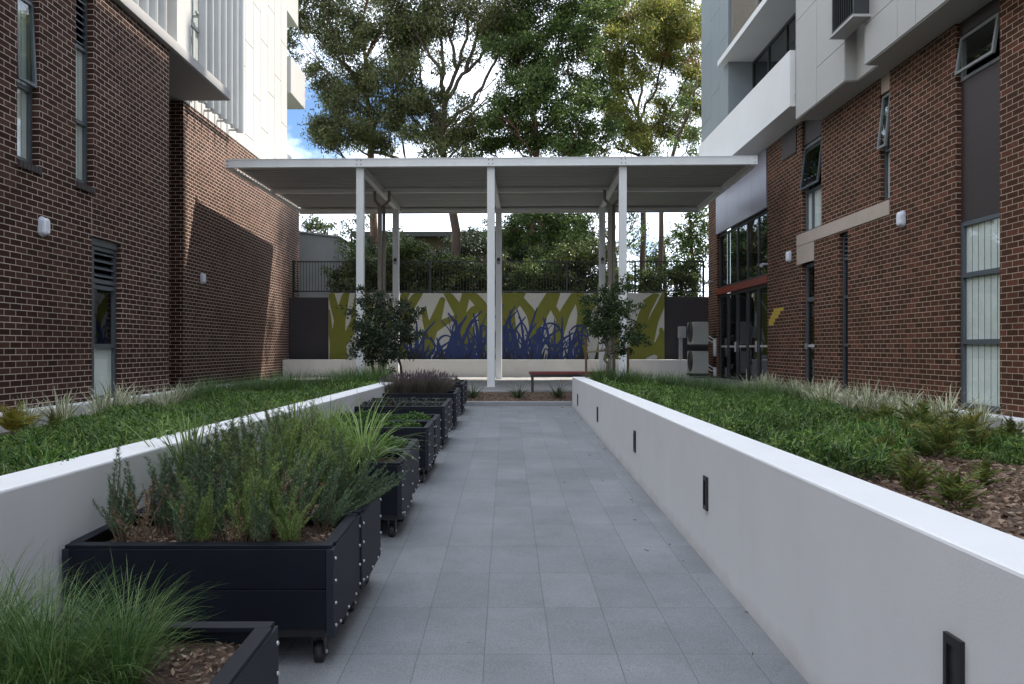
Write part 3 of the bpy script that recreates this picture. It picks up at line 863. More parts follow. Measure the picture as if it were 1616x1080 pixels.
# balcony and blue-grey tower
b = MB(); b.box(6.26, 6.36, 17.0, 25.1, 5.36, 6.60); b.box(6.36, 7.75, 17.0, 17.1, 5.62, 6.60); b.box(6.36, 7.75, 17.0, 26.6, 5.36, 5.6)
b.build('balcony', M['balcony_white'], RB, bevel=.006)
b = MB(); b.box(6.46, 7.75, 22.33, 25.38, 5.36, 27.5); b.build('tower_core', M['backing'], RB)
b = MB()
def pan2(y0, y1, z0, z1): b.box(6.43, 6.455, y0 + g, y1 - g, z0 + g, z1 - g)
for i, (y0, y1) in enumerate(((22.3, 23.2), (23.2, 24.2), (24.2, 25.4))):
    z = 5.6 + (0, 1.1, .5)[i]
    pan2(y0, y1, 5.6, z + 1.2)
    z += 1.2
    while z < 27:
        pan2(y0, y1, z, z + 2.4); z += 2.4
b.box(6.43, 7.70, 22.29, 22.325, 5.6, 27.5); b.box(6.43, 7.70, 25.385, 25.41, 5.6, 27.5)
b.build('blue_grey_cladding', M['panel_blue'], RB)
for z in (8.32, 11.4, 14.5, 17.6, 20.7, 23.8, 26.9):
    b = MB(); b.box(6.22, 7.75, 16.95, 22.7, z, z + .16); b.build('balcony_slab', M['balcony_white'], RB, bevel=.006)
window(RB, 1, 7.12, 16.98, 22.28, 5.62, 8.30, ym=(18.3, 19.6, 20.95), zt=(7.3,), fw=.07, mat='frame_dark', gl='glass_dark')
window(RB, 1, 7.12, 16.98, 22.28, 8.50, 11.38, ym=(18.3, 19.6, 20.95), fw=.07, mat='frame_dark', gl='glass_dark')
b = MB(); b.box(7.20, 7.75, 16.95, 22.28, 11.5, 27.5); b.build('rear_wall', M['panel_blue'], RB)
b = MB()
for k in range(34): b.box(6.44, 6.47, 19.8, 21.9, 8.56 + k * .075, 8.605 + k * .075)
sc_ = b.build('louvre_screen', M['pipe'], RB)
b = MB(); b.box(6.43, 6.49, 19.74, 19.80, 8.49, 11.3); b.box(6.43, 6.49, 21.90, 21.96, 8.49, 11.3); put(b.build('screen_frame', M['pipe']), sc_)

# ------------------------------------------------------------------ LEFT BUILDING
LB = thing('brick_building', (-6.6, 10, -1.9), 'dark brown brick building with white upper storey and metal fins on the left', 'building')
XL = -6.6
b = MB()
holes = [(10.35, 10.85, 2.56, 5.7), (11.76, 12.27, 2.57, 5.7), (12.21, 13.16, -.84, 1.79)]
sheet(b, XL, -1, -16, 15.0, -1.9, 5.83, holes, .14)
b.quad([(XL, 15, -1.9), (-9, 15, -1.9), (-9, 15, 5.83), (XL, 15, 5.83)])
b.build('brick_wall', M['brick_dark'], LB)
b = MB(); b.box(-9.2, -7.62, 18.08, 28.16, -1.9, 5.82); b.build('brick_wing', M['brick_dark'], LB)
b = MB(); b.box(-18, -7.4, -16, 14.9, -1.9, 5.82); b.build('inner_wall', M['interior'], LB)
b = MB(); b.box(-18, -9.0, 14.9, 28.16, -1.9, 5.82); b.build('rear_wall', M['brick_dark'], LB)
# rowlock sills
for (y0, y1, z) in ((10.35, 10.85, 2.56), (11.76, 12.27, 2.57)):
    b = MB(); n_ = 6; w_ = (y1 - y0) / n_
    for k in range(n_):
        b.hexa([(XL + .035, y0 + k * w_ + .005, z - .11), (XL + .035, y0 + (k + 1) * w_ - .005, z - .11), (XL - .10, y0 + (k + 1) * w_ - .005, z - .11), (XL - .10, y0 + k * w_ + .005, z - .11)],
               [(XL + .035, y0 + k * w_ + .005, z - .015), (XL + .035, y0 + (k + 1) * w_ - .005, z - .015), (XL - .10, y0 + (k + 1) * w_ - .005, z + .03), (XL - .10, y0 + k * w_ + .005, z + .03)])
    b.build('brick_sill', M['panel_brown'], LB)
window(LB, -1, XL - .10, 10.37, 10.84, 2.59, 5.69, zt=(3.62, 4.86), fw=.05, louvre=(4.9, 5.64, 8), mat='frame', blind=(2.65, 4.8, 3, 'blind'))
window(LB, -1, XL - .10, 11.78, 12.26, 2.60, 5.69, zt=(3.55, 4.72), fw=.05, louvre=(4.76, 5.64, 8), mat='frame', blind=(2.65, 4.7, 3, 'blind'))
sash(LB, -1, XL - .08, 10.40, 10.81, 4.84, 3.66, .05, mat='frame')
window(LB, -1, XL - .09, 12.23, 13.15, -.84, 1.66, zt=(.04, 1.0, 1.10), ym=(12.42,), fw=.06, louvre=(1.15, 1.63, 4), mat='frame', blind=(-.8, .04, 1, 'curtain'))
b = MB(); b.box(XL - .11, XL - .06, 12.22, 13.15, 1.67, 1.785); b.build('lintel_panel', M['frame'], LB)
wall_lamp(LB, -1, XL, 10.89, 1.725, .29, .16)
wall_lamp(LB, -1, -7.62, 19.16, 1.74, .28, .15)
for y, z0, z1 in ((12.20, 1.79, 2.46), (9.0, -.8, 5.8)):
    b = MB(); b.box(XL + .002, XL - .01, y - .006, y + .006, z0, z1); b.build('movement_joint', M['sandstone'], LB)
# slab edge, soffit, upper storey
b = MB(); b.box(-9, -6.5, -16, 18.08, 5.845, 6.04); b.build('slab', M['fascia_grey'], LB, bevel=.006)
b = MB(); b.box(-9, -6.53, 15.0, 18.07, 5.825, 5.84); b.build('soffit', M['soffit'], LB)
b = MB(); b.box(-9, -7.0, -16, 15.0, 6.04, 14); b.build('upper_wall', M['panel_grey'], LB)
b = MB(); b.box(-6.76, -6.53, 15.2, 15.86, 6.04, 14); b.build('blade_wall', M['white_clad'], LB)
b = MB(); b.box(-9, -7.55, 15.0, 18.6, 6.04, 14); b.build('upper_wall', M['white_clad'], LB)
window(LB, -1, -7.38, 16.3, 18.55, 6.10, 9.3, zt=(7.6,), ym=(17.45,), fw=.07, mat='frame', gl='glass')
b = MB(); b.box(-9.2, -7.645, 18.1, 26.6, 5.83, 14); b.build('cladding_core', M['backing'], LB)
b = MB(); g = .011
for i in range(12):
    y0 = 18.1 + i * .708; y1 = y0 + .708
    z = 5.84; off = (1.0, 2.35, .4, 1.8)[i % 4]
    first = True
    while z < 14:
        z2 = min(14, z + (off if first else 2.75)); first = False
        b.box(-7.642, -7.615, y0 + g, y1 - g, z + (0 if z < 5.9 else g), z2 - g)
        z = z2
b.box(-9.2, -7.62, 26.585, 26.61, 5.83, 14)
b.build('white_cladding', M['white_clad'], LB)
# vertical fins, two banks
def fin(X, Y, z0, z1, d=.2):
    f = MB(); n = 12
    ring = [(math.cos(2 * math.pi * k / n) * d / 2, math.sin(2 * math.pi * k / n) * .028) for k in range(n)]
    ca, sa = math.cos(R(24)), math.sin(R(24))
    ring = [(a * ca - c * sa, a * sa + c * ca) for a, c in ring]
    for i in range(n):
        j = (i + 1) % n
        f.quad([(X + ring[i][0], Y + ring[i][1], z0), (X + ring[j][0], Y + ring[j][1], z0), (X + ring[j][0], Y + ring[j][1], z1), (X + ring[i][0], Y + ring[i][1], z1)], [(0, 0)] * 4, True)
    f.quad([(X + a, Y + c, z0) for a, c in ring][::-1], [(0, 0)] * n); f.quad([(X + a, Y + c, z1) for a, c in ring], [(0, 0)] * n)
    return f.build('fin', M['fin_metal'], LB)
for k in range(6): fin(-6.66, 12.9 + k * .38, 6.04, 9.0)
for k in range(7): fin(-7.31, 18.45 + k * .43, 5.9, 9.6, .20)
for z in (6.0, 8.0):
    b = MB(); b.box(-7.44, -7.38, 18.3, 21.15, z, z + .05)
    for k in range(0, 7, 2): b.box(-7.62, -7.38, 18.43 + k * .43, 18.47 + k * .43, z - .05, z + .0)
    b.build('fin_rail', M['fin_metal'], LB)
# end balconies
for (z0, z1, x1) in ((8.93, 10.2, -7.54), (12.0, 13.3, -7.80), (5.75, 7.15, -8.05)):
    b = MB(); b.box(-9.0, x1, 26.8, 28.7, z0, z0 + .16); b.box(x1 - .12, x1, 26.8, 28.7, z0 + .16, z1); b.box(-9.0, x1 - .12, 26.8, 26.92, z0 + .16, z1)
    b.build('balcony', M['white_clad'], LB, bevel=.006)
b = MB(); b.box(-18, -9.0, 26.61, 28.9, 5.83, 14); b.build('end_wall', M['white_clad'], LB)

# ------------------------------------------------------------------ back wall, mural, fence
b = MB(); b.box(-7.61, -6.24, 26.85, 27.1, -1.9, 1.78)
tag(b.build('retaining_wall', M['dark_render'], bevel=.01), 'dark grey rendered wall section left of the mural', 'wall')
b = MB(); b.box(5.51, 7.6, 26.85, 27.1, -1.9, 1.80)
tag(b.build('retaining_wall', M['dark_render'], bevel=.01), 'dark grey rendered wall section right of the mural behind the condensers', 'wall')

MU = thing('mural_wall', (0, 26.9, -1), 'wide wall painted with olive branches and navy blue grass strokes on white', 'mural')
b = MB(); b.box(-6.225, 5.494, 26.80, 27.1, -1.9, 1.93); b.build('white_panel', M['mural_white'], MU)
layer = [0]
def stroke(mb, pts, w):
    """a flat painted stroke with rounded ends on the mural plane; pts (x,z), w widths"""
    layer[0] += 1
    Y = 26.7985 - layer[0] * .00008
    n = 18
    P = np.array(pts, float)
    t = np.linspace(0, 1, len(P)); s = np.linspace(0, 1, n)
    # smooth the polyline a little
    def interp(v):
        c = np.interp(s, t, v); c[1:-1] = (c[:-2] + 2 * c[1:-1] + c[2:]) / 4; return c
    x, z = interp(P[:, 0]), interp(P[:, 1]); ww = np.interp(s, np.linspace(0, 1, len(w)), w)
    dx, dz = np.gradient(x), np.gradient(z); L = np.hypot(dx, dz) + 1e-9
    nx, nz = -dz / L, dx / L
    def clampq(a, c): return (min(max(a, -6.22), 5.49), Y, min(max(c, -1.2), 1.925))
    A = [clampq(x[i] + nx[i] * ww[i] / 2, z[i] + nz[i] * ww[i] / 2) for i in range(n)]
    B = [clampq(x[i] - nx[i] * ww[i] / 2, z[i] - nz[i] * ww[i] / 2) for i in range(n)]
    for i in range(n - 1): mb.quad([A[i], A[i + 1], B[i + 1], B[i]], [(0, 0)] * 4)
    # round tip
    tip = [clampq(x[-1] + math.cos(a) * nx[-1] * ww[-1] / 2 + math.sin(a) * dx[-1] / L[-1] * ww[-1] / 2,
                  z[-1] + math.cos(a) * nz[-1] * ww[-1] / 2 + math.sin(a) * dz[-1] / L[-1] * ww[-1] / 2) for a in np.linspace(0, math.pi, 8)]
    mb.quad(tip, [(0, 0)] * 8)
rm = random.Random(11)
b = MB()
# olive branches painted on white: leaning trunks, forks and hooked tips; (x, z) on the wall in metres
def mp(x, y, ox): return ((x / 4.153 + ox - 800) / 1212 * 26.8, (550 - (y / 4.153 + 400)) / 1212 * 26.8)
K = .00532                       # stroke width unit
LEFT = [([(400, 720), (390, 560), (400, 430), (445, 250)], (110, 90, 75, 42)), ([(400, 450), (362, 340), (340, 250)], (70, 52, 40)), ([(405, 600), (455, 540), (500, 430)], (70, 60, 45)), ([(350, 720), (352, 600), (335, 480), (325, 380)], (40, 34, 30, 26)),
        ([(560, 720), (540, 520), (590, 380), (570, 250)], (90, 70, 60, 46)), ([(545, 540), (500, 400), (520, 260)], (60, 46, 38)), ([(660, 720), (690, 540), (650, 400), (690, 250)], (84, 66, 54, 40)), ([(680, 560), (740, 450), (735, 330)], (50, 44, 32)),
        ([(800, 720), (806, 500), (850, 360), (925, 250)], (100, 84, 70, 50)), ([(806, 480), (790, 370), (835, 255)], (60, 54, 50)), ([(940, 720), (985, 540), (1035, 420), (1072, 305)], (100, 86, 70, 38)), ([(985, 520), (960, 430), (955, 370)], (54, 42, 30)),
        ([(1005, 500), (1080, 455), (1140, 425)], (60, 48, 34)), ([(1190, 720), (1196, 540), (1190, 390), (1135, 310), (1100, 255)], (110, 90, 78, 60, 46)), ([(1190, 400), (1215, 320), (1232, 250)], (70, 58, 54)), ([(1250, 700), (1256, 560), (1232, 430), (1275, 375), (1322, 345)], (80, 66, 54, 58, 34)),
        ([(1345, 720), (1348, 520), (1338, 350), (1250, 255)], (90, 76, 70, 60)), ([(1340, 430), (1400, 330), (1440, 250)], (60, 52, 44)), ([(1460, 720), (1490, 520), (1470, 380), (1510, 250)], (100, 80, 84, 110)), ([(1485, 400), (1560, 330), (1600, 255)], (60, 50, 40))]
RIGHT = [([(40, 720), (22, 520), (15, 380), (-30, 250)], (100, 82, 70, 60)), ([(185, 720), (190, 540), (165, 400), (85, 300), (60, 250)], (90, 74, 66, 50, 30)), ([(180, 470), (240, 370), (310, 250)], (90, 84, 78)), ([(320, 720), (330, 540), (375, 400), (450, 270)], (96, 80, 72, 58)), ([(352, 440), (300, 350), (330, 262)], (50, 44, 40)),
         ([(490, 720), (480, 560), (500, 400), (470, 250)], (96, 80, 72, 66)), ([(495, 420), (560, 340), (590, 255)], (60, 50, 40)), ([(620, 720), (650, 520), (610, 390), (650, 250)], (96, 78, 64, 50)), ([(740, 720), (715, 520), (770, 380), (745, 250)], (90, 72, 60, 46)),
         ([(825, 720), (872, 510), (900, 390), (965, 285)], (96, 84, 70, 46)), ([(905, 330), (960, 285), (985, 275)], (50, 40, 24)), ([(915, 640), (960, 440), (1005, 345), (1040, 270)], (74, 66, 56, 50)), ([(820, 700), (900, 640), (970, 620), (1040, 650)], (110, 90, 80, 90)), ([(985, 600), (1015, 530), (1010, 500)], (40, 34, 26)), ([(1000, 720), (1030, 600), (1050, 480)], (50, 44, 30))]
for ox, group in ((440, LEFT), (800, RIGHT)):
    for pts, w in group:
        stroke(b, [mp(x, y, ox) for x, y in pts], [v * K for v in w])
b.build('olive_branches', M['mural_green'], MU)
b = MB()
for k in range(135):
    x = rm.uniform(-3.5, 2.85)
    h = rm.uniform(.6, 2.35) * (1 - .3 * abs(x + .3) / 3.3)
    ln = rm.uniform(-.65, .65); w0 = rm.uniform(.03, .10)
    stroke(b, [(x, -.75), (x + ln * .2, -.75 + h * .4), (x + ln * .7, -.75 + h * .8), (x + ln * rm.uniform(.6, 1.6), -.75 + h)], [w0 * 1.7, w0 * 1.3, w0, w0 * .5])
for k in range(46):
    x = rm.uniform(-3.4, 2.7); z = rm.uniform(-.5, .55); r = rm.uniform(.2, .55); a0 = rm.uniform(0, 6.28)
    stroke(b, [(x + r * .8 * math.cos(a0 + t), z + r * math.sin(a0 + t)) for t in np.linspace(0, 2.4, 7)], [.04, .075, .05])
b.build('navy_strokes', M['mural_blue'], MU)
b = MB()
for k in range(96):
    x = rm.uniform(-3.7, 3.1); h = rm.uniform(.25, .75); ln = rm.uniform(-.45, .45)
    stroke(b, [(x, -.9), (x + ln * .4, -.6), (x + ln, -.75 + h)], [.34, .17, .03])
b.build('deep_blue_base', M['mural_deep'], MU)

FE = thing('fence', (0, 26.97, 1.78), 'black steel bar fence on top of the mural wall', 'fence')
b = MB(); b.box(-7.5, 6.95, 26.95, 26.99, 3.02, 3.06); b.build('top_rail', M['black_metal'], FE)
b = MB(); b.box(-7.5, 6.95, 26.95, 26.99, 1.98, 2.02); b.build('bottom_rail', M['black_metal'], FE)
b = MB()
for k in range(138):
    x = -7.45 + k * .104
    b.box(x - .008, x + .008, 26.962, 26.978, 2.02, 3.02)
b.build('bars', M['black_metal'], FE)
for k in range(7):
    x = -7.5 + k * 2.4
    b = MB(); b.box(x - .03, x + .03, 26.94, 27.0, 1.70, 3.08); b.build('post', M['black_metal'], FE)

# ------------------------------------------------------------------ pergola
PG = thing('pergola', (-.4, 18.95, -.97), 'white steel pergola with flat corrugated roof at the end of the path', 'pergola')
ZB, ZT = 4.50, 4.71
O = Vector((-.4, 18.95, -.97))
def pb(mb, x0, x1, y0, y1, z0, z1):      # box in pergola coordinates (x from the middle column, y back, z absolute)
    mb.box(x0, x1, y0, y1, z0 + .97, z1 + .97)
def pbuild(mb, name, mat, bevel=0.0):
    o = mb.build(name, M[mat], None, bevel); o.parent = PG; return o
xs = (-3.27, 0.0, 3.265); xe0, xe1 = -6.62, 6.53; YB = 6.3
b = MB(); pb(b, xe0, xe1, 0, .012, ZB, ZT); pb(b, xe0, xe1, .012, .11, ZT - .014, ZT); pb(b, xe0, xe1, .012, .11, ZB, ZB + .014); pb(b, xe0, xe1, -.012, 0, ZB, ZB + .02); pb(b, xe0, xe1, -.012, 0, ZT - .02, ZT)
fb = pbuild(b, 'front_beam', 'white_metal')
for x in xs + (xe0 + .06, xe1 - .06):
    b = MB()
    for dx in ((-.05, .05) if x in xs else (0,)):
        for dz in (.055, .155):
            b.tube([(x + dx, 0, ZB + dz + .97), (x + dx, -.014, ZB + dz + .97)], .013, 6)
    o = b.build('bolts', M['frame_dark']); o.parent = fb
for x in xs:
    b = MB(); pb(b, x - .095, x + .095, .11, .25, -.97, ZB + .14); c = pbuild(b, 'column', 'white_metal', .006)
    b = MB(); pb(b, x - .15, x + .15, .03, .33, -.972, -.955); o = b.build('base_plate', M['fascia_grey']); o.parent = c
for x in xs:
    b = MB(); pb(b, x - .095, x + .095, 5.3, 5.49, -.97, ZB - .06); c = pbuild(b, 'column', 'white_metal', .006)
    b = MB(); pb(b, x - .05, x + .05, 5.2, 5.3, 2.66, 2.82); o = b.build('spotlight', M['elec']); o.parent = c
    b = MB(); b.tube([(x, 5.25, 3.80), (x, 5.2, 3.72 )], [.05, .06]); o = b.build('spotlight_head', M['frame_dark']); o.parent = c
for x in xs:     # rafters running back
    b = MB(); pb(b, x - .008, x + .008, .112, YB - .1, ZB - .06, ZT - .03); pb(b, x - .07, x + .07, .112, YB - .1, ZB - .075, ZB - .06); pb(b, x - .07, x + .07, .112, YB - .1, ZT - .03, ZT - .015)
    pbuild(b, 'rafter', 'white_metal')
for i, y in enumerate((3.08, YB - .1)):
    for x0, x1 in ((xe0 + .1, xs[0] - .01), (xs[0] + .01, xs[1] - .01), (xs[1] + .01, xs[2] - .01), (xs[2] + .01, xe1 - .1)):
        b = MB(); pb(b, x0, x1, y, y + .1, ZB - .02, ZB + .09); pbuild(b, 'purlin', 'white_metal', .012)
b = MB(); pb(b, xe0, xe1, YB, YB + .012, ZB - .06, ZT - .02); pb(b, xe0, xe1, YB - .06, YB, ZB - .06, ZB - .045); pbuild(b, 'back_beam', 'white_metal')
for x in (xe0, xe1 - .10):
    b = MB(); pb(b, x, x + .012 if x < 0 else x + .012, .112, YB - .01, ZB - .01, ZB + .13); pb(b, x, x + .10, .112, YB - .01, ZB - .025, ZB - .011)
    pbuild(b, 'edge_beam', 'white_metal')
# corrugated sheet, ribs along x
yy = np.linspace(.03, YB + .05, 560)
zz = .165 + ZB + .026 * np.clip(2.6 * np.sin(2 * math.pi * yy / .22), -1, 1) + .97
V = np.concatenate([np.stack([np.full_like(yy, xe0 + .03), yy, zz], 1), np.stack([np.full_like(yy, xe1 - .03), yy, zz], 1)])
n_ = len(yy); k = np.arange(n_ - 1)[:, None]
F = np.concatenate([k, k + n_, k + n_ + 1, k + 1], 1)
UVr = np.zeros((len(F) * 4, 2))
fast_mesh('roof_sheet', V, F, UVr, M['roof_sheet'], PG)
# Y-shaped bronze downpipes
for x in (xs[0] + .05, xs[2] + .02):
    b = MB(); z = .97
    b.box(x - .115, x - .005, 2.72, 2.82, 0, 4.06 + z); b.tube([(x + .055, 2.77, 0), (x + .055, 2.77, 4.06 + z)], .045, 10)
    p = pbuild(b, 'downpipe', 'pipe')
    b = MB()
    b.tube([(x - .05, 2.77, 4.02 + z), (x - .2, 2.77, 4.2 + z), (x - .21, 2.77, 4.46 + z)], .045, 8); b.tube([(x + .05, 2.77, 4.02 + z), (x + .2, 2.77, 4.2 + z), (x + .21, 2.77, 4.46 + z)], .045, 8)
    o = b.build('pipe_fork', M['pipe']); o.parent = p
PG.rotation_euler = (0, 0, R(-1.5))

# ------------------------------------------------------------------ court furniture
BE = thing('bench', (1.2, 17.35, -.97), 'dark red slatted bench in front of the pergola beside the garden wall end', 'bench')
b = MB()
for k in range(5): b.box(.50, 2.25, 17.15 + k * .085, 17.15 + k * .085 + .07, -.585, -.525)
b.build('seat', M['bench_wood'], BE, bevel=.006)
b = MB(); b.box(.53, 2.22, 17.17, 17.54, -.645, -.588); b.build('seat_frame', M['black_metal'], BE)
for x in (.55, 1.95):
    for y in (17.18, 17.5):
        b = MB(); b.box(x, x + .05, y, y + .05, -.985, -.645); b.build('leg', M['black_metal'], BE)

def condenser(z, label):
    t = thing('condenser_unit', (6.35, 25.5, z), label, 'air conditioner', 'condenser units stacked by the brick pier')
    b = MB(); b.box(6.10, 6.62, 25.2, 25.98, z, z + .74); b.build('casing', M['ac'], t, bevel=.02)
    b = MB()
    for k in range(9):
        r = .05 + k * .035
        b.tube([(6.09, 25.55 + r * math.cos(a), z + .42 + r * math.sin(a)) for a in np.linspace(0, 2 * math.pi, 25)], .006, 5, False)
    b.build('fan_guard', M['ac_dark'], t)
    b = MB(); b.tube([(6.098, 25.55, z + .42), (6.094, 25.55, z + .42)], .36, 28); b.build('fan_opening', M['ac_dark'], t)
    b = MB(); b.box(6.34, 6.44, 25.185, 25.2, z + .62, z + .70); b.build('handle', M['elec'], t)
    b = MB(); b.box(6.05, 6.7, 25.25, 25.3, z - .06, z - .003); b.box(6.05, 6.7, 25.85, 25.9, z - .06, z - .003); b.build('bracket', M['frame_dark'], t)
    b = MB()
    b.tube([(6.64, 25.4, z + .3), (6.75, 25.38, z + .22), (6.9, 25.36, z + .14)], .02, 6); b.tube([(6.64, 25.5, z + .2), (6.76, 25.5, z + .1), (6.9, 25.46, z + .06)], .02, 6); b.tube([(6.88, 25.42, z - .4 if z > 0 else z - .1), (6.88, 25.42, z + .2)], .06, 8)
    b.build('pipes', M['white_metal'], t)
condenser(.13, 'beige condenser unit on the upper bracket by the brick pier')
condenser(-.83, 'beige condenser unit beneath another one by the brick pier')
EB = thing('electrical_box', (5.90, 25.8, -.39), 'pale grey electrical box on a post right of the mural', 'electrical box')
b = MB(); b.box(5.77, 6.02, 25.78, 25.95, .35, .74); b.build('cabinet', M['elec'], EB, bevel=.012)
b = MB(); b.box(5.84, 5.95, 26.02, 26.10, -.40, .45); b.box(5.84, 5.95, 25.95, 26.02, .40, .70); b.build('post', M['elec'], EB)

# far buildings on the upper level
GB = thing('block_building', (-8.3, 31, 1.78), 'small plain grey rendered block behind the fence on the left', 'building')
b = MB(); p, q = at(452, 372, 31), at(535, 372, 31)
b.hexa([(p.x, 31, 1.7), (q.x, 31, 1.7), (q.x, 35, 1.7), (p.x, 35, 1.7)], [(p.x, 31, 4.72), (q.x, 31, 4.45), (q.x, 35, 4.45), (p.x, 35, 4.72)])
b.build('wall', M['concrete'], GB, bevel=.01)
b = MB(); b.hexa([(p.x - .05, 30.95, 4.73), (q.x + .05, 30.95, 4.46), (q.x + .05, 35.05, 4.46), (p.x - .05, 35.05, 4.73)], [(p.x - .05, 30.95, 4.8), (q.x + .05, 30.95, 4.53), (q.x + .05, 35.05, 4.53), (p.x - .05, 35.05, 4.8)])
b.build('roof', M['concrete'], GB)
HB = thing('low_building', (-2, 50, 1.78), 'long low tan building with flat dark roof behind the trees', 'building')
p, q = at(570, 365, 50), at(925, 365, 50)
b = MB(); b.box(p.x, q.x, 50, 60, 1.7, 7.2); b.build('wall', M['tan_wall'], HB)
b = MB(); b.box(p.x - .5, q.x + .5, 49.3, 60.5, 7.2, 7.5); b.build('roof', M['dark_roof'], HB)
for k in range(6):
    x = p.x + 1 + k * 2.4
    b = MB(); b.box(x, x + 1.5, 49.94, 49.99, 4.2, 5.9); w = b.build('window', M['frame_dark'], HB)
    b = MB(); b.box(x + .08, x + 1.42, 49.92, 49.94, 4.28, 5.82); put(b.build('pane', M['glass_dark']), w)

# ------------------------------------------------------------------ planters
def make_planter():
    W, D, H, z0 = 1.26, .645, .415, .15
    t = thing('planter_box', (0, 0, 0), 'x', 'planter', 'charcoal planter boxes on casters along the path')
    # boards: long front/back faces of two boards, side boards overlapping them
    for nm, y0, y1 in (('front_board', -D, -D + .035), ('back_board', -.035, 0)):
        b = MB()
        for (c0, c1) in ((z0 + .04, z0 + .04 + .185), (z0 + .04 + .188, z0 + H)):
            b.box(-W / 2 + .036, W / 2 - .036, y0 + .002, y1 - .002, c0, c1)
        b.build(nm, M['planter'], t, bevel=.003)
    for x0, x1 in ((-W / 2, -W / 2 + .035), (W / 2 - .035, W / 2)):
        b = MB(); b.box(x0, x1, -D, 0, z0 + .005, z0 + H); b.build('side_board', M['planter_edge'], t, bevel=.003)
    b = MB()
    b.box(-W / 2 + .01, W / 2 - .01, -D + .008, -D + .065, z0 + H, z0 + H + .018); b.box(-W / 2 + .01, W / 2 - .01, -.065, -.008, z0 + H, z0 + H + .018)
    b.box(-W / 2 + .002, -W / 2 + .06, -D + .065, -.065, z0 + H, z0 + H + .018); b.box(W / 2 - .06, W / 2 - .002, -D + .065, -.065, z0 + H, z0 + H + .018)
    b.build('rim', M['planter'], t, bevel=.003)
    b = MB(); b.box(-W / 2 + .04, W / 2 - .04, -D + .01, -.01, z0, z0 + .038); b.build('base_frame', M['black_metal'], t)
    b = MB(); n1, n2 = 16, 9
    for i in range(n1):
        for j in range(n2):
            P = []
            for (a, c) in ((i, j), (i + 1, j), (i + 1, j + 1), (i, j + 1)):
                x = -W / 2 + .037 + a * (W - .074) / n1; y = -D + .036 + c * (D - .072) / n2
                P.append((x, y, z0 + H - .055 + .012 * math.sin(7.3 * x + 3.1 * y) + .01 * math.sin(17 * y + 5 * x)))
            b.quad(P, smooth=True)
    b.build('soil', M['soil'], t)
    bolt = None
    for x, sg in ((W / 2, 1),):
        for y in (-D + .03, -.03):
            for k in range(4):
                z = z0 + .05 + k * .105
                b = MB(); b.tube([(0, 0, 0), (.008, 0, 0), (.011, 0, 0)], [.0085, .0085, .004], 8)
                if bolt is None:
                    bolt = b.build('bolt', M['bolt'], t); o = bolt
                else:
                    o = bolt.copy(); COL.objects.link(o); o.parent = t
                o.location = (x, y, z)
        for k in range(3):
            o = bolt.copy(); COL.objects.link(o); o.parent = t
            o.location = (x, -D + .13 + k * .19, z0 + .03)
    for x in (-W / 2 + .12, W / 2 - .085):
        for y in (-D + .08, -.09):
            b = MB(); b.box(x - .036, x + .036, y - .036, y + .036, z0 - .012, z0 - .001)
            b.hexa([(x - .03, y - .02, .05), (x - .024, y - .02, .05), (x - .024, y + .03, .05), (x - .03, y + .03, .05)], [(x - .03, y - .035, z0 - .012), (x - .024, y - .035, z0 - .012), (x - .024, y + .02, z0 - .012), (x - .03, y + .02, z0 - .012)])
            b.hexa([(x + .024, y - .02, .05), (x + .03, y - .02, .05), (x + .03, y + .03, .05), (x + .024, y + .03, .05)], [(x + .024, y - .035, z0 - .012), (x + .03, y - .035, z0 - .012), (x + .03, y + .02, z0 - .012), (x + .024, y + .02, z0 - .012)])
            c = b.build('caster', M['caster'], t)
            b = MB(); b.tube([(x - .021, y + .008, .051), (x - .017, y + .008, .051), (x + .017, y + .008, .051), (x + .021, y + .008, .051)], [.042, .0505, .0505, .042], 20)
            put(b.build('wheel', M['rubber']), c)
            b = MB(); b.tube([(x - .036, y + .008, .051), (x + .036, y + .008, .051)], .01, 8); put(b.build('axle', M['bolt']), c)
    return t
PROTO = make_planter()
PX = -1.43
backs = [2.01, 2.66, 4.22, 4.87, 6.42, 7.07, 8.47, 9.12, 10.62, 11.27, 12.65, 13.30, 14.70, 15.35]
plabels = ['charcoal planter box at the very front edge under the tussock grass', 'nearest charcoal planter box with fine green tussock grass',
           'charcoal planter box with tall sparse rosemary and clear front face', 'charcoal planter box of rosemary right behind the sparse rosemary box',
           'charcoal planter box holding the pale strappy lemongrass clump', 'charcoal planter box right behind the lemongrass box, filled with green herbs',
           'charcoal planter box with the front row of low mint', 'charcoal planter box with the back row of low mint',
           'charcoal planter box with dusky seedlings, the nearer of the two', 'charcoal planter box with dusky seedlings, the farther of the two',
           'charcoal planter box with grey brown lavender in its front half row', 'charcoal planter box with lavender right behind the other lavender box',
           'charcoal planter box with dark low leaves beyond the lavender', 'farthest charcoal planter box, next to the kerb']
PL = []
for i, yb in enumerate(backs):
    if i == 0: continue          # that box lies wholly outside the photograph
    t = PROTO if i == 1 else copy_tree(PROTO)
    t['label'] = plabels[i]
    t.location = (PX + (.012 if i % 3 == 1 else -.006 if i % 3 == 2 else 0), yb, zp(yb - .3))
    t.rotation_euler = (R(1.41), 0, R((-.25, .2, 0, .3, -.2)[i % 5]))
    PL.append(t)
SOIL = .51       # soil height above the path inside a box

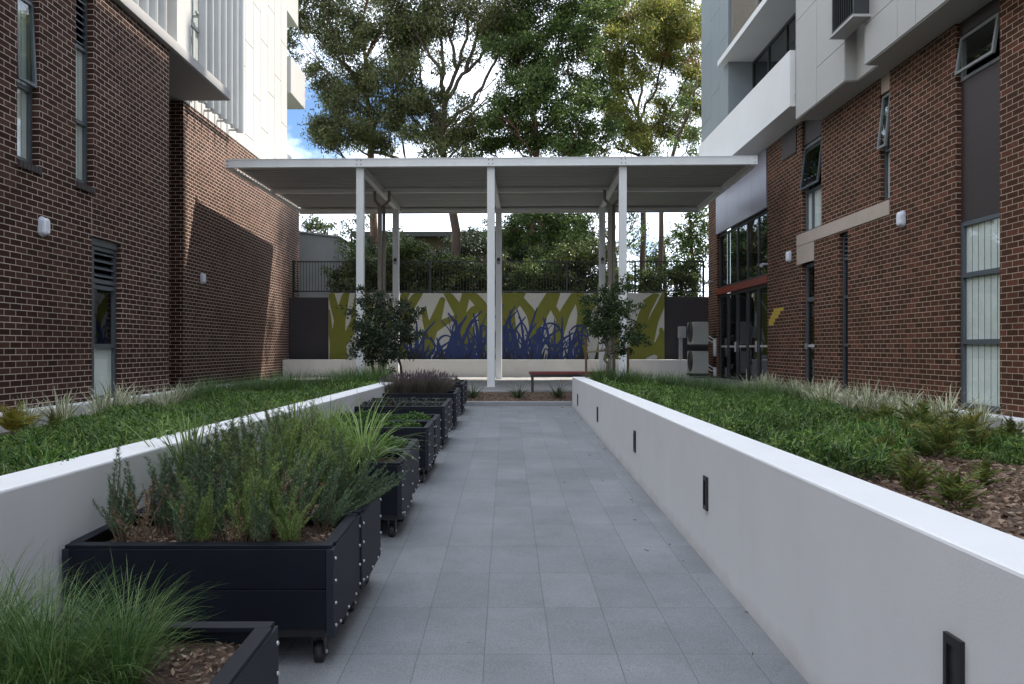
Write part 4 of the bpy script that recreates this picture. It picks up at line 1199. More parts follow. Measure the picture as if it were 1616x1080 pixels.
# ------------------------------------------------------------------ plants
def shrub_of_stems(name, nst, hmin, hmax, spread, nl, ll, lw, mat, stem_mat='twig', lean=.35):
    """upright woody herb: stems set with whorled needles; parts stems, needles"""
    t = thing(name, (0, 0, 0), 'x', 'plant')
    b = MB(); P, D, K = [], [], []
    for k in range(nst):
        a = random.uniform(0, 6.283); r0 = spread * .25 * random.random()
        h = random.uniform(hmin, hmax); out = random.uniform(.0, lean) * h
        ph = random.uniform(0, 6.28)
        pts = []
        for i in range(6):
            s = i / 5
            pts.append(Vector((math.cos(a) * (r0 + out * s ** 1.3) + .02 * math.sin(4 * s + ph), math.sin(a) * (r0 + out * s ** 1.3) + .02 * math.cos(5 * s + ph), h * s)))
        b.tube(pts, [.004, .0035, .003, .0025, .002, .001], 4, False)
        for i in range(nl):
            s = random.uniform(.12, 1.0) ** .8 * 5; j = min(4, int(s)); f = s - j
            p = pts[j].lerp(pts[j + 1], f); d = (pts[j + 1] - pts[j]).normalized()
            th = random.uniform(0, 6.283)
            o = Vector((math.cos(th), math.sin(th), 0))
            P.append(p); D.append(d * random.uniform(.5, 1.2) + o); K.append(1.15 - .55 * s / 5)
    b.build('stems', M[stem_mat], t)
    n = len(P)
    leaves('needles', np.array(P), np.array(D), rng.uniform(ll * .7, ll * 1.2, n) * np.array(K), np.full(n, lw), M[mat], t, .15)
    return t
def tuft(name, n, L, W, spread, mat, lean=(.05, .5), droop=(.3, .9), seg=5, cat='plant'):
    t = thing(name, (0, 0, 0), 'x', cat)
    A = rng.uniform(0, 2 * math.pi, n); r = spread * np.sqrt(rng.random(n))
    P = np.stack([np.cos(A) * r, np.sin(A) * r, np.zeros(n)], 1)
    blades('blades', P, A + rng.normal(0, .5, n), rng.uniform(*lean, n), rng.uniform(L * .6, L * 1.1, n), rng.uniform(W * .7, W * 1.2, n), rng.uniform(*droop, n), M[mat], t, seg)
    return t
def leafy(name, n, rx, ry, h, ll, lw, mat, cat='plant', droop=-.1):
    t = thing(name, (0, 0, 0), 'x', cat)
    A = rng.uniform(0, 6.283, n); r = np.sqrt(rng.random(n))
    P = np.stack([np.cos(A) * r * rx, np.sin(A) * r * ry, rng.random(n) ** .7 * h * (1 - .5 * r ** 2)], 1)
    D = np.stack([np.cos(A + rng.normal(0, .8, n)), np.sin(A + rng.normal(0, .8, n)), rng.normal(.25 + droop, .45, n)], 1)
    b = MB()
    for k in range(max(5, n // 45)):
        i = rng.integers(0, n)
        b.tube([(P[i, 0] * .4, P[i, 1] * .4, 0), (P[i, 0] * .8, P[i, 1] * .8, P[i, 2] * .6), tuple(P[i])], [.004, .003, .002], 4, False)
    b.build('stems', M['twig'], t)
    leaves('leaves', P, D, rng.uniform(ll * .7, ll * 1.25, n), rng.uniform(lw * .7, lw * 1.2, n), M[mat], t, .3)
    return t
def fern_bush(name, nf, L, mat, up=.5):
    t = thing(name, (0, 0, 0), 'x', 'fern')
    b = MB(); P, D, LL = [], [], []
    for k in range(nf):
        a = random.uniform(0, 6.283); l = random.uniform(.6, 1.1) * L; el = random.uniform(.35, 1.3) * up + .25
        pts = []
        z0 = random.uniform(0, .30) * L
        for i in range(9):
            s = i / 8
            hr = l * s * math.cos(el) ; hz = l * (s * math.sin(el) - .35 * s * s)
            pts.append(Vector((math.cos(a) * hr, math.sin(a) * hr, z0 + hz)))
        b.tube(pts, [.004] * 5 + [.003] * 4, 4, False)
        side = Vector((-math.sin(a), math.cos(a), 0))
        for i in range(17):
            s = (.14 + .86 * i / 17) * 8; j = min(7, int(s)); p = pts[j].lerp(pts[j + 1], s - j)
            d = (pts[j + 1] - pts[j]).normalized()
            for sg in (-1, 1):
                P.append(p); D.append(side * sg + d * .7 + Vector((0, 0, random.uniform(-.2, .3)))); LL.append(L * .25 * (1.0 - .70 * (i / 17)) * random.uniform(.8, 1.2))
    b.build('stems', M['twig'], t)
    P, D, LL = np.array(P), np.array(D), np.array(LL)
    leaves('fronds', P, D, LL, LL * .20, M[mat], t, .15)
    return t

used = set()
def place(proto, loc, rz=0, s=1.0, label=None, group=None, tilt=None):
    if proto.name not in used:
        used.add(proto.name); t = proto
    else:
        t = copy_tree(proto)
    t.location = loc; t.rotation_euler = (tilt[0] if tilt else 0, tilt[1] if tilt else 0, rz); t.scale = (s, s, s)
    if label: t['label'] = label
    if group: t['group'] = group
    return t
def on_planter(i, u, v):          # u across (-.5..+.5, + = path side), v 0 front .. 1 back
    yb = backs[i]
    y = yb - .645 + .06 + v * .525
    return (PX + u * 1.1, y, zp(yb - .3) + SOIL)
rs = random.Random(5)

# tussock grass in the nearest boxes
tus = [tuft('tussock_grass', 330, .42, .0032, .075, 'grass', (.02, .5), (.3, 1.15), 7) for _ in range(3)]
gl_ = ['left edge', 'left of the middle', 'middle', 'right of the middle', 'right side']
k = 0
for (i, u, v) in ((1, -.46, .55), (1, -.22, .75), (1, .02, .45), (1, .20, .70), (1, -.36, .15), (1, .06, .05), (1, .27, .30), (1, -.10, .30), (1, -.5, .2),  (1, .14, .18)):
    place(tus[k % 3], on_planter(i, u, v), rs.uniform(0, 6), rs.uniform(.72, .95), 'fine green tussock grass clump in the nearest planter boxes', 'tussock grass clumps in the nearest planters'); k += 1
# rosemary
ros = [shrub_of_stems('rosemary_bush', 13, .22, .56, .16, 270, .034, .0036, 'rosemary', lean=.38) for _ in range(3)]
hb = [shrub_of_stems('feathery_herb', 24, .22, .52, .19, 290, .038, .0030, 'herb', lean=.6) for _ in range(2)]
k = 0
for (i, u, v, s) in ((2, -.43, .35, .85), (2, -.25, .65, 1.0), (2, -.15, .40, 1.0), (2, -.02, .75, 1.05), (2, .02, .35, .95), (2, .28, .75, .95), (2, .33, .40, .8),
                     (3, -.30, .4, 1.05), (3, -.1, .6, 1.1),  (3, .34, .4, .9), (3, .40, .75, .8), (2, .40, .8, .75), (2, .08, .55, 1.0), (3, -.4, .3, .9), (3, 0, .3, 1.05), (3, .42, .3, .75), (2, -.33, .75, .8), (3, .46, .5, .85), (2, .24, .1, .7), (2, -.1, .12, .7)):
    lab = 'lone upright rosemary at the left end of the second planter' if k == 0 else ('grey green rosemary bush in the box with the clear front face' if i == 2 else 'grey green rosemary bush in the box behind the clear fronted one')
    place(ros[k % 3], on_planter(i, u, v), rs.uniform(0, 6), s, lab, 'rosemary bushes in the planters' if k else None); k += 1
k = 0
for (i, u, v, s) in ((2, .08, .85, 1.0), (2, .22, .55, .9), (2, .14, .3, .85), (2, .34, .2, .6), (3, .1, .3, 1.05), (3, .24, .8, 1.0), (3, .40, .5, .8), (2, -.06, .2, .7), (3, -.02, .3, 1.1), (3, .16, .5, 1.1), (3, .3, .6, .9), (3, -.2, .8, 1.05), (4, -.3, .4, 1.0), (4, -.12, .6, .95)):
    place(hb[k % 2], on_planter(i, u, v), rs.uniform(0, 6), s, 'feathery bright green herb among the rosemary', 'feathery herbs among the rosemary'); k += 1
for (i, u, v, sc2, ty) in ((3, .44, .25, .75, .75), (3, .46, .7, .7, .9), (2, .42, .85, .6, .7), (3, .40, .1, .6, .8), (2, -.46, .5, .6, -.25)):
    place(ros[k % 3], on_planter(i, u, v), rs.uniform(-.4, .4), sc2, 'rosemary sprigs leaning out over the planter edge' if ty > 0 else 'small rosemary sprig leaning to the white wall', 'leaning rosemary sprigs' if ty > 0 else None, tilt=(rs.uniform(-.2, .2), ty)); k += 1
dead = shrub_of_stems('dry_stems', 9, .14, .36, .14, 46, .03, .004, 'dry_leaf', lean=.8)
for (i, u, v) in ((2, -.12, .22), (2, .10, .16), (2, .30, .3), (3, .2, .2), (2, -.3, .2), (3, -.15, .15)):
    place(dead, on_planter(i, u, v), rs.uniform(0, 6), rs.uniform(.7, 1.1), 'dry brown stems at the foot of the rosemary', 'dry stems among the rosemary')
# lemongrass and broad grass
lem = tuft('lemongrass', 170, .60, .014, .08, 'lemon', (.05, .7), (.4, 1.1), 7)
place(lem, on_planter(4, .26, .45), 0, 1.0, 'pale green lemongrass clump arching over the path side of its planter')
lg2 = tuft('lemongrass', 70, .62, .016, .06, 'lemon', (.02, .3), (.2, .8), 6)
place(lg2, on_planter(3, -.42, .6), 1, 1.0, 'strappy green grass clump against the white wall behind the rosemary')
for q, (i, u, v) in enumerate(((4, .02, .55), (5, -.1, .4), (5, -.38, .5))):
    place(lg2, on_planter(i, u, v), 2 + q, .8, 'strappy green grass clump between the lemongrass and the white wall', 'strappy grass clumps beyond the rosemary')
# green herbs
mint = [leafy('mint', 420, .20, .15, .13, .036, .022, 'mint') for _ in range(2)]
k = 0
for i in (5, 6, 7):
    for u in (-.38, -.15, .08, .30):
        place(mint[k % 2], on_planter(i, u + rs.uniform(-.04, .04), .5), rs.uniform(0, 6), rs.uniform(.8, 1.1), ['', '', '', '', '', 'low green mint in the box behind the lemongrass', 'low green mint in the front mint box', 'low green mint in the back mint box'][i], 'mint plants in the planters'); k += 1
sd = [leafy('seedling', 70, .09, .08, .08, .034, .02, 'seedling') for _ in range(2)]
k = 0
for i in (8, 9):
    for u in (-.42, -.28, -.13, .02, .17, .31, .42):
        for v in (.3, .72):
            place(sd[k % 2], on_planter(i, u + rs.uniform(-.03, .03), v), rs.uniform(0, 6), rs.uniform(.8, 1.3), 'small dusky seedling in the ' + ('nearer' if i == 8 else 'farther') + ' seedling box', 'dusky seedlings'); k += 1
# lavender
def lavender():
    t = tuft('lavender', 480, .30, .0075, .15, 'lavender', (.0, .42), (-.1, .25), 4)
    n = 90; A = rng.uniform(0, 6.283, n); r = .26 * np.sqrt(rng.random(n))
    P = np.stack([np.cos(A) * r, np.sin(A) * r, .26 + .10 * rng.random(n) - r * .25], 1)
    D = np.stack([np.cos(A) * .25, np.sin(A) * .25, np.ones(n)], 1)
    tag(leaves('flowers', P, D, rng.uniform(.05, .09, n), np.full(n, .014), M['lav_spike'], t, .1), kind='stuff')
    return t
lv = lavender(); k = 0
for (i, us) in ((10, (-.36, -.14, .08, .28)), (11, (-.28, -.06, .14, .33))):
    for u in us:
        place(lv, on_planter(i, u, .5), k * 1.3, rs.uniform(.9, 1.1), 'grey brown lavender bush in the ' + ('front' if i == 10 else 'rear') + ' lavender planter', 'lavender bushes'); k += 1
for (i, us) in ((12, (-.3, -.05, .25)), (13, (-.3, 0, .3))):
    for u in us:
        place(sd[k % 2], on_planter(i, u, .5), k, 1.9, 'dark low leafy plant in the planters beyond the lavender', 'low plants in the last planters'); k += 1

# bark chips lying on soil and mulch
def chips(name, n, xr, yr, zf, size=.03):
    P = np.stack([rng.uniform(*xr, n), rng.uniform(*yr, n), np.zeros(n)], 1)
    P[:, 2] = np.array([zf(x, y) for x, y in P[:, :2]]) + .004 + rng.random(n) * .014
    A = rng.uniform(0, 6.283, n)
    D = np.stack([np.cos(A), np.sin(A), rng.normal(0, .28, n)], 1)
    o = leaves(name, P, D, rng.uniform(size * .6, size * 1.9, n), rng.uniform(size * .3, size * .75, n), M['chip'], None, .08)
    return tag(o, kind='stuff')
o = chips('bark_mulch', 26000, (1.62, 6.2), (2.0, 9.0), lambda x, y: rz(x), .036); tag(o, 'brown bark mulch chips on the right garden bed', 'mulch')
o = chips('bark_mulch', 1800, (-2.4, 1.3), (16.1, 17.2), lambda x, y: -1.115 + (y - 16.1) * .118); tag(o, 'brown bark mulch strip at the end of the path', 'mulch')
for i in range(1, 4):
    yb = backs[i]
    o = chips('bark_mulch', 1500, (PX - .58, PX + .58), (yb - .6, yb - .04), lambda x, y: zp(yb - .3) + SOIL - .008, .02)
    tag(o, ['', 'bark mulch chips in the tussock grass planter', 'bark mulch chips in the sparse rosemary planter', 'bark mulch chips in the second rosemary planter'][i], 'mulch')

n = 38
P = np.stack([np.where(rng.random(n) < .6, rng.uniform(1.0, 1.34, n), rng.uniform(-.7, 1.3, n)), rng.uniform(2.5, 15.5, n), np.zeros(n)], 1)
P[:, 2] = zp(P[:, 1]) + .004
A = rng.uniform(0, 6.283, n)
o = leaves('leaf_litter', P, np.stack([np.cos(A), np.sin(A), rng.uniform(0, .12, n)], 1), rng.uniform(.02, .055, n), rng.uniform(.006, .014, n), M['chip'], None, .1)
tag(o, 'a scatter of small fallen leaves on the grey paving', 'leaves', kind='stuff')

# leafy ground cover on both beds
def cover(name, n, xf, yr, zf, keep, label):
    Y = yr[0] + (yr[1] - yr[0]) * rng.random(n) ** 1.35
    x0, x1 = xf
    X = rng.uniform(x0, x1, n)
    m = np.array([keep(a, c) for a, c in zip(X, Y)]); X, Y = X[m], Y[m]; n = len(X)
    bump = .035 * np.sin(3.1 * X + 1.7 * Y) + .03 * np.sin(5.3 * Y - 2.3 * X) + .02 * np.sin(11 * X + 7 * Y)
    Z = np.array([zf(a) for a in X]) + (.015 + rng.random(n) ** .6 * (.085 + bump * 1.5))
    A = rng.uniform(0, 6.283, n)
    D = np.stack([np.cos(A), np.sin(A), rng.normal(.35, .45, n)], 1)
    h = n // 2
    V, F = leaf_geo(np.stack([X, Y, Z], 1)[:h], D[:h], rng.uniform(.03, .066, h), rng.uniform(.009, .019, h), .35)
    m_ = n - h
    V2, F2, _ = blades_geo(np.stack([X, Y, Z - .05], 1)[h:], A[h:], rng.uniform(.1, .8, m_), rng.uniform(.08, .16, m_), rng.uniform(.006, .012, m_), rng.uniform(.3, 1.0, m_), 3)
    o = fast_mesh(name, np.concatenate([V, V2]), np.concatenate([F, F2 + len(V)]), None, M['cover'])
    return tag(o, label, 'ground cover', kind='stuff')
cover('ground_cover', 130000, (-6.25, -2.2), (2.2, 14.8), lz, lambda x, y: x < -2.30 + .015 * (y - 2) and not (x < -5.6 + .25 * math.sin(y * 1.7) and y < 15) and rng.random() < 1, 'dense green leafy ground cover in the left garden bed')
cover('ground_cover', 140000, (1.63, 6.2), (3.4, 15.4), rz, lambda x, y: y > 4.6 + .5 * math.sin(x * 2.3) + (x - 1.6) * .62 and x < 5.55 + .2 * math.sin(y * 2), 'dense green leafy ground cover in the right garden bed')

# long soft grass at the far end of both beds
tg = [tuft('long_grass', 300, .50, .005, .18, 'grass', (.0, .6), (.3, .9), 5) for _ in range(2)]
k = 0
for X in np.arange(-6.1, -2.2, .36):
    for Y in (14.4, 15.0, 15.7):
        place(tg[k % 2], (X + rs.uniform(-.1, .1), Y + rs.uniform(-.15, .15), lz(X) - .02), rs.uniform(0, 6), rs.uniform(.85, 1.2), 'soft green grass tussock in the row ending the left garden bed', 'grass tussocks ending the left bed'); k += 1
for X in np.arange(1.85, 6.4, .36):
    for Y in (15.0, 15.6, 16.3):
        place(tg[k % 2], (X + rs.uniform(-.1, .1), Y + rs.uniform(-.15, .15), rz(X) - .02), rs.uniform(0, 6), rs.uniform(.8, 1.1), 'soft green grass tussock in the row ending the right garden bed', 'grass tussocks ending the right bed'); k += 1
# cream-edged plants along the ledges
vg = [tuft('variegated_plant', 38, .60, .034, .08, 'variegated', (.0, .62), (.15, .75), 5) for _ in range(3)]
k = 0
for Y in np.arange(9.3, 16.2, .40):
    place(vg[k % 3], (-5.92 + rs.uniform(-.18, .22), Y + rs.uniform(-.1, .1), lz(-6) + .03), rs.uniform(0, 6), rs.uniform(.7, 1.0) * (1 if Y < 13.2 else .8), 'cream edged strappy plant along the dark brick building', 'variegated plants along the left ledge'); k += 1
for Y in np.arange(10.2, 19.3, .32):
    for X in (6.3, 5.95):
        if X < 6 and (Y < 11 or rs.random() < .3): continue
        place(vg[k % 3], (X + rs.uniform(-.2, .2), Y + rs.uniform(-.12, .12), rz(X) + .04), rs.uniform(0, 6), rs.uniform(.68, .98), 'cream edged strappy plant along the red brown building', 'variegated plants along the right ledge'); k += 1
# bronze ferny bushes
fb_ = [fern_bush('fern_bush', 18, .50, 'fern', 1.0) for _ in range(2)]
for q, (x, y, Y, s, lab) in enumerate(((1440, 770, 3.95, .62, 'low bronze ferny bush nearest the white garden wall top'), (1510, 790, 3.6, .6, 'green and gold ferny bush spilling over the mulch by the wall'),
        (1395, 715, 5.0, .7, 'ferny bush mixed into the edge of the ground cover'), (1480, 715, 6.1, 1.0, 'large bronze ferny bush in the middle of the right bed'), (1540, 695, 6.9, .9, 'ferny bush between the mulch and the tall blinds window'),
        (1455, 660, 8.4, 1.25, 'tall brown tinged ferny bush in front of the brick wall'), (1575, 690, 7.4, .8, 'small ferny bush at the right edge under the tall window'), (1395, 660, 10.3, .9, 'ferny bush beside the cream edged plants'), (1600, 665, 8.6, .9, 'ferny bush at the far right edge below the brick pier'),
        (1425, 745, 4.5, .5, 'small ferny sprout where the ground cover meets the bark mulch'), (1550, 760, 4.6, .5, 'small ferny sprout out on the open bark mulch'), (1430, 690, 7.0, .75, 'ferny bush half buried in the ground cover'),
        (1510, 675, 7.9, .85, 'ferny bush behind the large bronze one'), (1365, 680, 8.6, .65, 'small ferny bush low in the ground cover beyond the others'))):
    p = at(x, y, Y); p.z = rz(p.x)
    place(fb_[q % 2], p, q * 1.7, s * .86, lab)
fg = fern_bush('fern_bush', 30, .42, 'fern_gold', 1.0)
p = at(20, 672, 9.0); p.z = lz(p.x); place(fg, p, 0, 1.1, 'golden green ferny bush at the left edge by the dark brick wall')
p = at(85, 668, 9.2); p.z = lz(p.x); place(fb_[0], p, 2, .55, 'small bronze ferny bush on the left bed beside the golden one')
p = at(1530, 660, 9.3); p.z = rz(p.x); place(fg, p, 1, 1.0, 'golden ferny bush in front of the tall blinds window')
# strappy clumps in the mulch strip
st = tuft('strappy_clump', 70, .46, .014, .05, 'strap', (.1, .8), (.3, .8), 5)
for q, (x, lab) in enumerate(((745, 'dark strappy clump in the mulch left of the middle column'), (818, 'dark strappy clump in the mulch before the bench leg'), (880, 'dark strappy clump in the mulch next to the garden wall end'))):
    p = at(x, 625, 16.55); p.z = -1.07; place(st, p, q * 2, 1.0, lab)

# ------------------------------------------------------------------ trees
def clump_leaves(centres, per, L, W, droop, flat=.75):
    P, D = [], []
    for (c, r, dens) in centres:
        nsub = 9
        sub = rng.normal(0, .56, (nsub, 3)) * r * np.array([1, 1, flat])
        n = int(per * dens * (r / 1.0) ** 1.6)
        which = rng.integers(0, nsub, n)
        p = np.array(c)[None] + sub[which] + rng.normal(0, .235, (n, 3)) * r * np.array([1, 1, flat])
        d = rng.normal(0, 1, (n, 3)); d[:, 2] -= droop
        P.append(p); D.append(d)
    P, D = np.concatenate(P), np.concatenate(D); n = len(P)
    return P, D, rng.uniform(L * .6, L * 1.2, n), rng.uniform(W * .7, W * 1.2, n)

def tree(name, label, trunk, r0, r1, clusters, bark, lmat, per=800, L=.19, W=.05, droop=.8, cat='tree', tips=None, group=None, flat=.75, twigs=3, forks=()):
    """trunk: world points; clusters: (point, radius, density); each cluster hangs on its own limb"""
    base = Vector(trunk[0])
    t = thing(name, base, label, cat, group)
    T = [Vector(p) for p in trunk]
    # resample trunk
    fine = []
    for a, c in zip(T, T[1:]):
        for i in range(5): fine.append(a.lerp(c, i / 5))
    fine.append(T[-1])
    for i in range(1, len(fine)): fine[i] = fine[i] + Vector((random.gauss(0, .02), random.gauss(0, .02), 0))
    n = len(fine)
    b = MB()
    slim = .72 if r0 > .15 else 1
    r0, r1 = r0 * slim, r1 * slim
    rad = [r0 + (r1 - r0) * (i / (n - 1)) ** .8 for i in range(n)]
    b.tube([p - base for p in fine], rad, 10)
    for fk in forks:
        q = [Vector(p) for p in fk]; ff = []
        for a, c in zip(q, q[1:]):
            for i in range(4): ff.append(a.lerp(c, i / 4) + Vector((random.gauss(0, .05), random.gauss(0, .05), random.gauss(0, .03))) * (1 if ff else 0))
        ff.append(q[-1]); m_ = len(ff)
        rf = [r1 * .85 * (1 - .75 * i / (m_ - 1)) for i in range(m_)]
        b.tube([p - base for p in ff], rf, 8, False)
        fine += ff; rad += rf
    b.build('trunk', M[bark]).parent = t
    b = MB()
    for (c, r, dens) in clusters:
        c = Vector(c)
        # join the trunk below the cluster at roughly a 45 degree rise
        best, bi = 1e9, 0
        for i, p in enumerate(fine):
            h = math.hypot(c.x - p.x, c.y - p.y); dz = c.z - p.z
            cost = abs(dz - h * .95) + .15 * h + (2 if dz < 0 else 0)
            if i < n * .3: cost += 5
            if cost < best: best, bi = cost, i
        p = fine[bi]; ra = rad[bi] * .50
        mid = p.lerp(c, .5) + Vector((random.gauss(0, .12), random.gauss(0, .12), -.10 * (c - p).length + random.gauss(0, .1)))
        pts = []
        for i in range(8):
            s = i / 7
            q = p * (1 - s) ** 2 + mid * 2 * s * (1 - s) + c * s * s
            if 0 < i: q = q + Vector((random.gauss(0, .05), random.gauss(0, .05), random.gauss(0, .05)))
            pts.append(q - base)
        ln = (c - p).length
        ra = min(ra, .022 + .022 * ln)
        b.tube(pts, [ra * (1 - .82 * i / 7) for i in range(8)], 6, False)
        for k in range(twigs):
            e = c + Vector((random.gauss(0, .6), random.gauss(0, .6), random.gauss(.1, .5))) * r
            q = pts[4 + k % 3] + base
            m2 = q.lerp(e, .5) + Vector((random.gauss(0, .1), 0, -.05))
            b.tube([q - base, m2 - base, e - base], [ra * .4, ra * .25, .006], 4, False)
    b.build('limbs', M[bark]).parent = t
    P, D, LL, WW = clump_leaves([(Vector(c) - base, r, d) for c, r, d in clusters], per, L, W, droop, flat)
    leaves('crown', P, D, LL, WW, M[lmat], t, .25)
    if tips:
        P, D, LL, WW = clump_leaves([(Vector(c) - base + Vector((0, 0, .3)), r * .95, 1) for c, r in tips], per * .5, L, W, droop, flat)
        leaves('new_growth', P, D, LL, WW, M['gum_tip'], t, .25)
    return t
def cl(Y, items, dy=1.4):
    out = []
    for it in items:
        x, y, r = it[:3]; d = it[3] if len(it) > 3 else 1
        YY = Y + random.uniform(-dy, dy)
        out.append((at(x, y, YY), r / 1212 * Y, d))
    return out
def tr(Y, pts): return [at(x, y, Y) if y is not None else Vector((at(x, 450, Y).x, Y, 1.7)) for x, y in pts]

tree('gum_tree', 'tall gum tree with reddish trunk nearest the white cladding on the left', tr(34, ((592, None), (590, 340), (585, 250), (588, 200), (574, 140), (577, 90))), .27, .13,
     cl(34, ((492, 22, 42), (470, 62, 34, .8), (525, 8, 42, .7), (512, 118, 33), (545, 150, 42), (510, 215, 36), (548, 205, 44), (570, 70, 40, 1.1), (600, 100, 46, 1.2), (612, 150, 44, 1.2), (575, 185, 46, 1.1), (625, 30, 46), (640, 85, 40, .9), (598, 205, 34), (560, 30, 38, .8), (650, 45, 40), (655, -10, 46), (535, 60, 30, .6), (530, 180, 30, .8), (455, 10, 30),
                (628, 185, 26, .7), (480, -40, 50), (560, -50, 55), (620, -50, 55), (540, -120, 60), (600, -130, 60))),
     'bark_red', 'gum_a', per=2700, W=.052, L=.17, twigs=5, forks=[tr(34, p) for p in (((577, 92), (570, 40), (588, -30), (590, -120)), ((577, 92), (598, 50), (618, 10), (630, -60)), ((574, 140), (545, 100), (505, 62), (478, 20)), ((566, 138), (535, 80), (520, 30), (515, -30)), ((588, 205), (620, 150), (640, 90)), ((586, 240), (640, 255), (632, 205), (625, 170)))])
tree('gum_tree', 'tall open gum tree with many forking pale limbs left of the middle column', tr(33, ((728, None), (716, 340), (700, 260), (698, 210), (703, 160))), .30, .16,
     cl(33, ((668, 15, 44), (700, 50, 40, .8), (745, 20, 46), (790, 25, 42, .9), (770, 75, 32, .35), (730, 95, 28, .35), (668, 145, 36, 1.1), (690, 178, 36, 1.1), (735, 165, 28, .6), (690, 225, 42, 1.2), (735, 215, 34, 1), (655, 215, 26, .8), (780, 140, 26, .35), (800, 90, 30, .5), (650, 100, 34, .9), (660, 60, 34, .8), (720, -5, 44), (770, 0, 44), (800, 50, 34, .8), (640, 175, 30, .9), (710, 200, 34, 1), (760, 190, 26, .7),
                (680, -50, 60), (750, -60, 60), (810, -40, 55), (720, -130, 60))),
     'bark_dark', 'gum_a', per=2300, W=.05, L=.17, twigs=7, forks=[tr(33, p) for p in (((703, 162), (693, 110), (668, 70), (640, 30), (620, -30)), ((703, 162), (698, 100), (700, 50), (690, -40)), ((703, 162), (722, 110), (735, 60), (742, 0), (750, -70)), ((704, 158), (730, 120), (765, 85), (790, 40), (810, -10)), ((700, 200), (745, 165), (775, 110), (800, 70), (808, 20)), ((698, 215), (672, 160), (660, 110), (650, 60)), ((722, 110), (712, 60), (722, 10)), ((735, 115), (752, 60), (770, 10)))])
tree('gum_tree', 'dense dark green tree with pale trunk right of the middle column', tr(32, ((836, None), (842, 340), (847, 240), (842, 175))), .24, .13,
     cl(32, ((820, 90, 38), (852, 50, 42), (890, 45, 42), (845, 130, 42, 1.2), (885, 150, 44, 1.3), (830, 195, 40, 1.3), (905, 105, 40, 1.1), (872, 215, 44, 1.4), (800, 220, 36, 1.2), (768, 222, 28, 1.1), (812, 155, 32), (918, 200, 36, 1.3), (905, 20, 38, .9), (860, -5, 44), (820, 20, 38, .9), (790, 60, 34, .8), (930, 60, 34, .9), (935, 150, 34, 1), (795, 180, 34, 1.1), (850, 90, 40, 1), (940, 10, 36, .9),
                (840, -60, 60), (900, -60, 60), (830, 355, 34, 1.2), (870, 365, 40, 1.4), (905, 350, 34, 1.2), (800, 370, 30, 1.1), (885, 395, 34, 1.2), (850, 335, 34, 1))),
     'bark_red', 'gum_c', twigs=5, forks=[tr(32, p) for p in (((842, 177), (828, 130), (818, 80), (822, 20), (830, -50)), ((842, 177), (870, 140), (885, 90), (880, 30), (895, -50)), ((846, 220), (885, 180), (905, 130)))], per=2800, L=.15, W=.06, droop=.5)
tree('gum_tree', 'broad sunlit gum tree with orange tinged new leaves beside the grey tower', tr(35, ((1012, None), (1016, 340), (1018, 240), (1008, 185))), .22, .12,
     cl(35, ((955, 30, 38), (985, 45, 40), (1025, 30, 42), (1065, 40, 40), (950, 105, 34), (975, 150, 36, 1.1), (1020, 100, 36, .9), (1055, 95, 38), (1085, 80, 34), (1065, 150, 38, 1.1), (1090, 165, 30), (1000, 205, 38, 1.1), (1040, 195, 34, .9), (955, 215, 34, 1.2), (925, 235, 30, 1.2), (1095, 125, 30), (935, 70, 28), (980, 100, 26, .5), (1092, 30, 30), (1000, 0, 36, .9), (990, 70, 36, .9), (1040, 60, 40, 1), (970, 185, 32, 1.1), (1020, 235, 26, .9), (1050, 10, 34, .8), (1075, 195, 30, 1))),
     'bark_dark', 'gum_b', per=2600, W=.052, L=.17, tips=[(at(960, 12, 35), .9), (at(1080, 62, 35), .8), (at(1060, 20, 35), .8), (at(1095, 110, 35), .7), (at(955, 100, 35), .7), (at(1050, 85, 35), .7)], twigs=6, forks=[tr(35, p) for p in (((1008, 188), (990, 140), (970, 90), (960, 20)), ((1008, 188), (1012, 130), (1000, 70), (1000, 0)), ((1010, 190), (1035, 140), (1050, 80), (1060, 20)), ((1014, 220), (1060, 170), (1090, 110)), ((990, 140), (955, 130), (935, 80)), ((1016, 250), (975, 235), (960, 200)))])
tree('gum_tree', 'slender leaning dark limbed tree against the white sky by the balcony', tr(30, ((1040, None), (1045, 300), (1070, 215), (1090, 170), (1100, 120))), .16, .05,
     cl(30, ((1098, 210, 22), (1075, 180, 20, .7), (1100, 235, 20), (1055, 225, 16, .5), (1095, 150, 24))), 'bark_dark', 'gum_c', per=800, L=.15, W=.055)
tree('broad_leaf_tree', 'bright green small tree behind the fence at the right end', tr(29.5, ((1095, None), (1094, 420), (1090, 370), (1088, 330))), .10, .04,
     cl(29.5, ((1098, 350, 24), (1085, 375, 22), (1105, 390, 22), (1090, 410, 26), (1104, 330, 20), (1110, 365, 20), (1070, 430, 22)), .6), 'bark_red', 'gum_c', per=1500, L=.13, W=.06, droop=.3)
tree('broad_leaf_tree', 'sunlit pale green tree far behind the fence on the right', tr(44, ((1050, None), (1050, 420), (1048, 390))), .15, .06,
     cl(44, ((1050, 385, 24), (1030, 400, 24), (1070, 400, 22), (1045, 420, 28), (1010, 420, 24), (1075, 425, 22), (1000, 395, 14, .5))), 'bark_dark', 'hedge', per=900, L=.16, W=.08, droop=.3)
tree('broad_leaf_tree', 'dark trunked tree with sparse low leaves right of the front right column', tr(31, ((975, None), (968, 400), (966, 330), (960, 260))), .20, .12,
     cl(31, ((925, 350, 22, .9), (945, 375, 22, .9), (1000, 345, 20, .6), (985, 385, 20, .7), (940, 335, 20), (1010, 365, 16, .5), (920, 400, 22))), 'bark_dark', 'gum_c', per=900, L=.14, W=.06, droop=.3)
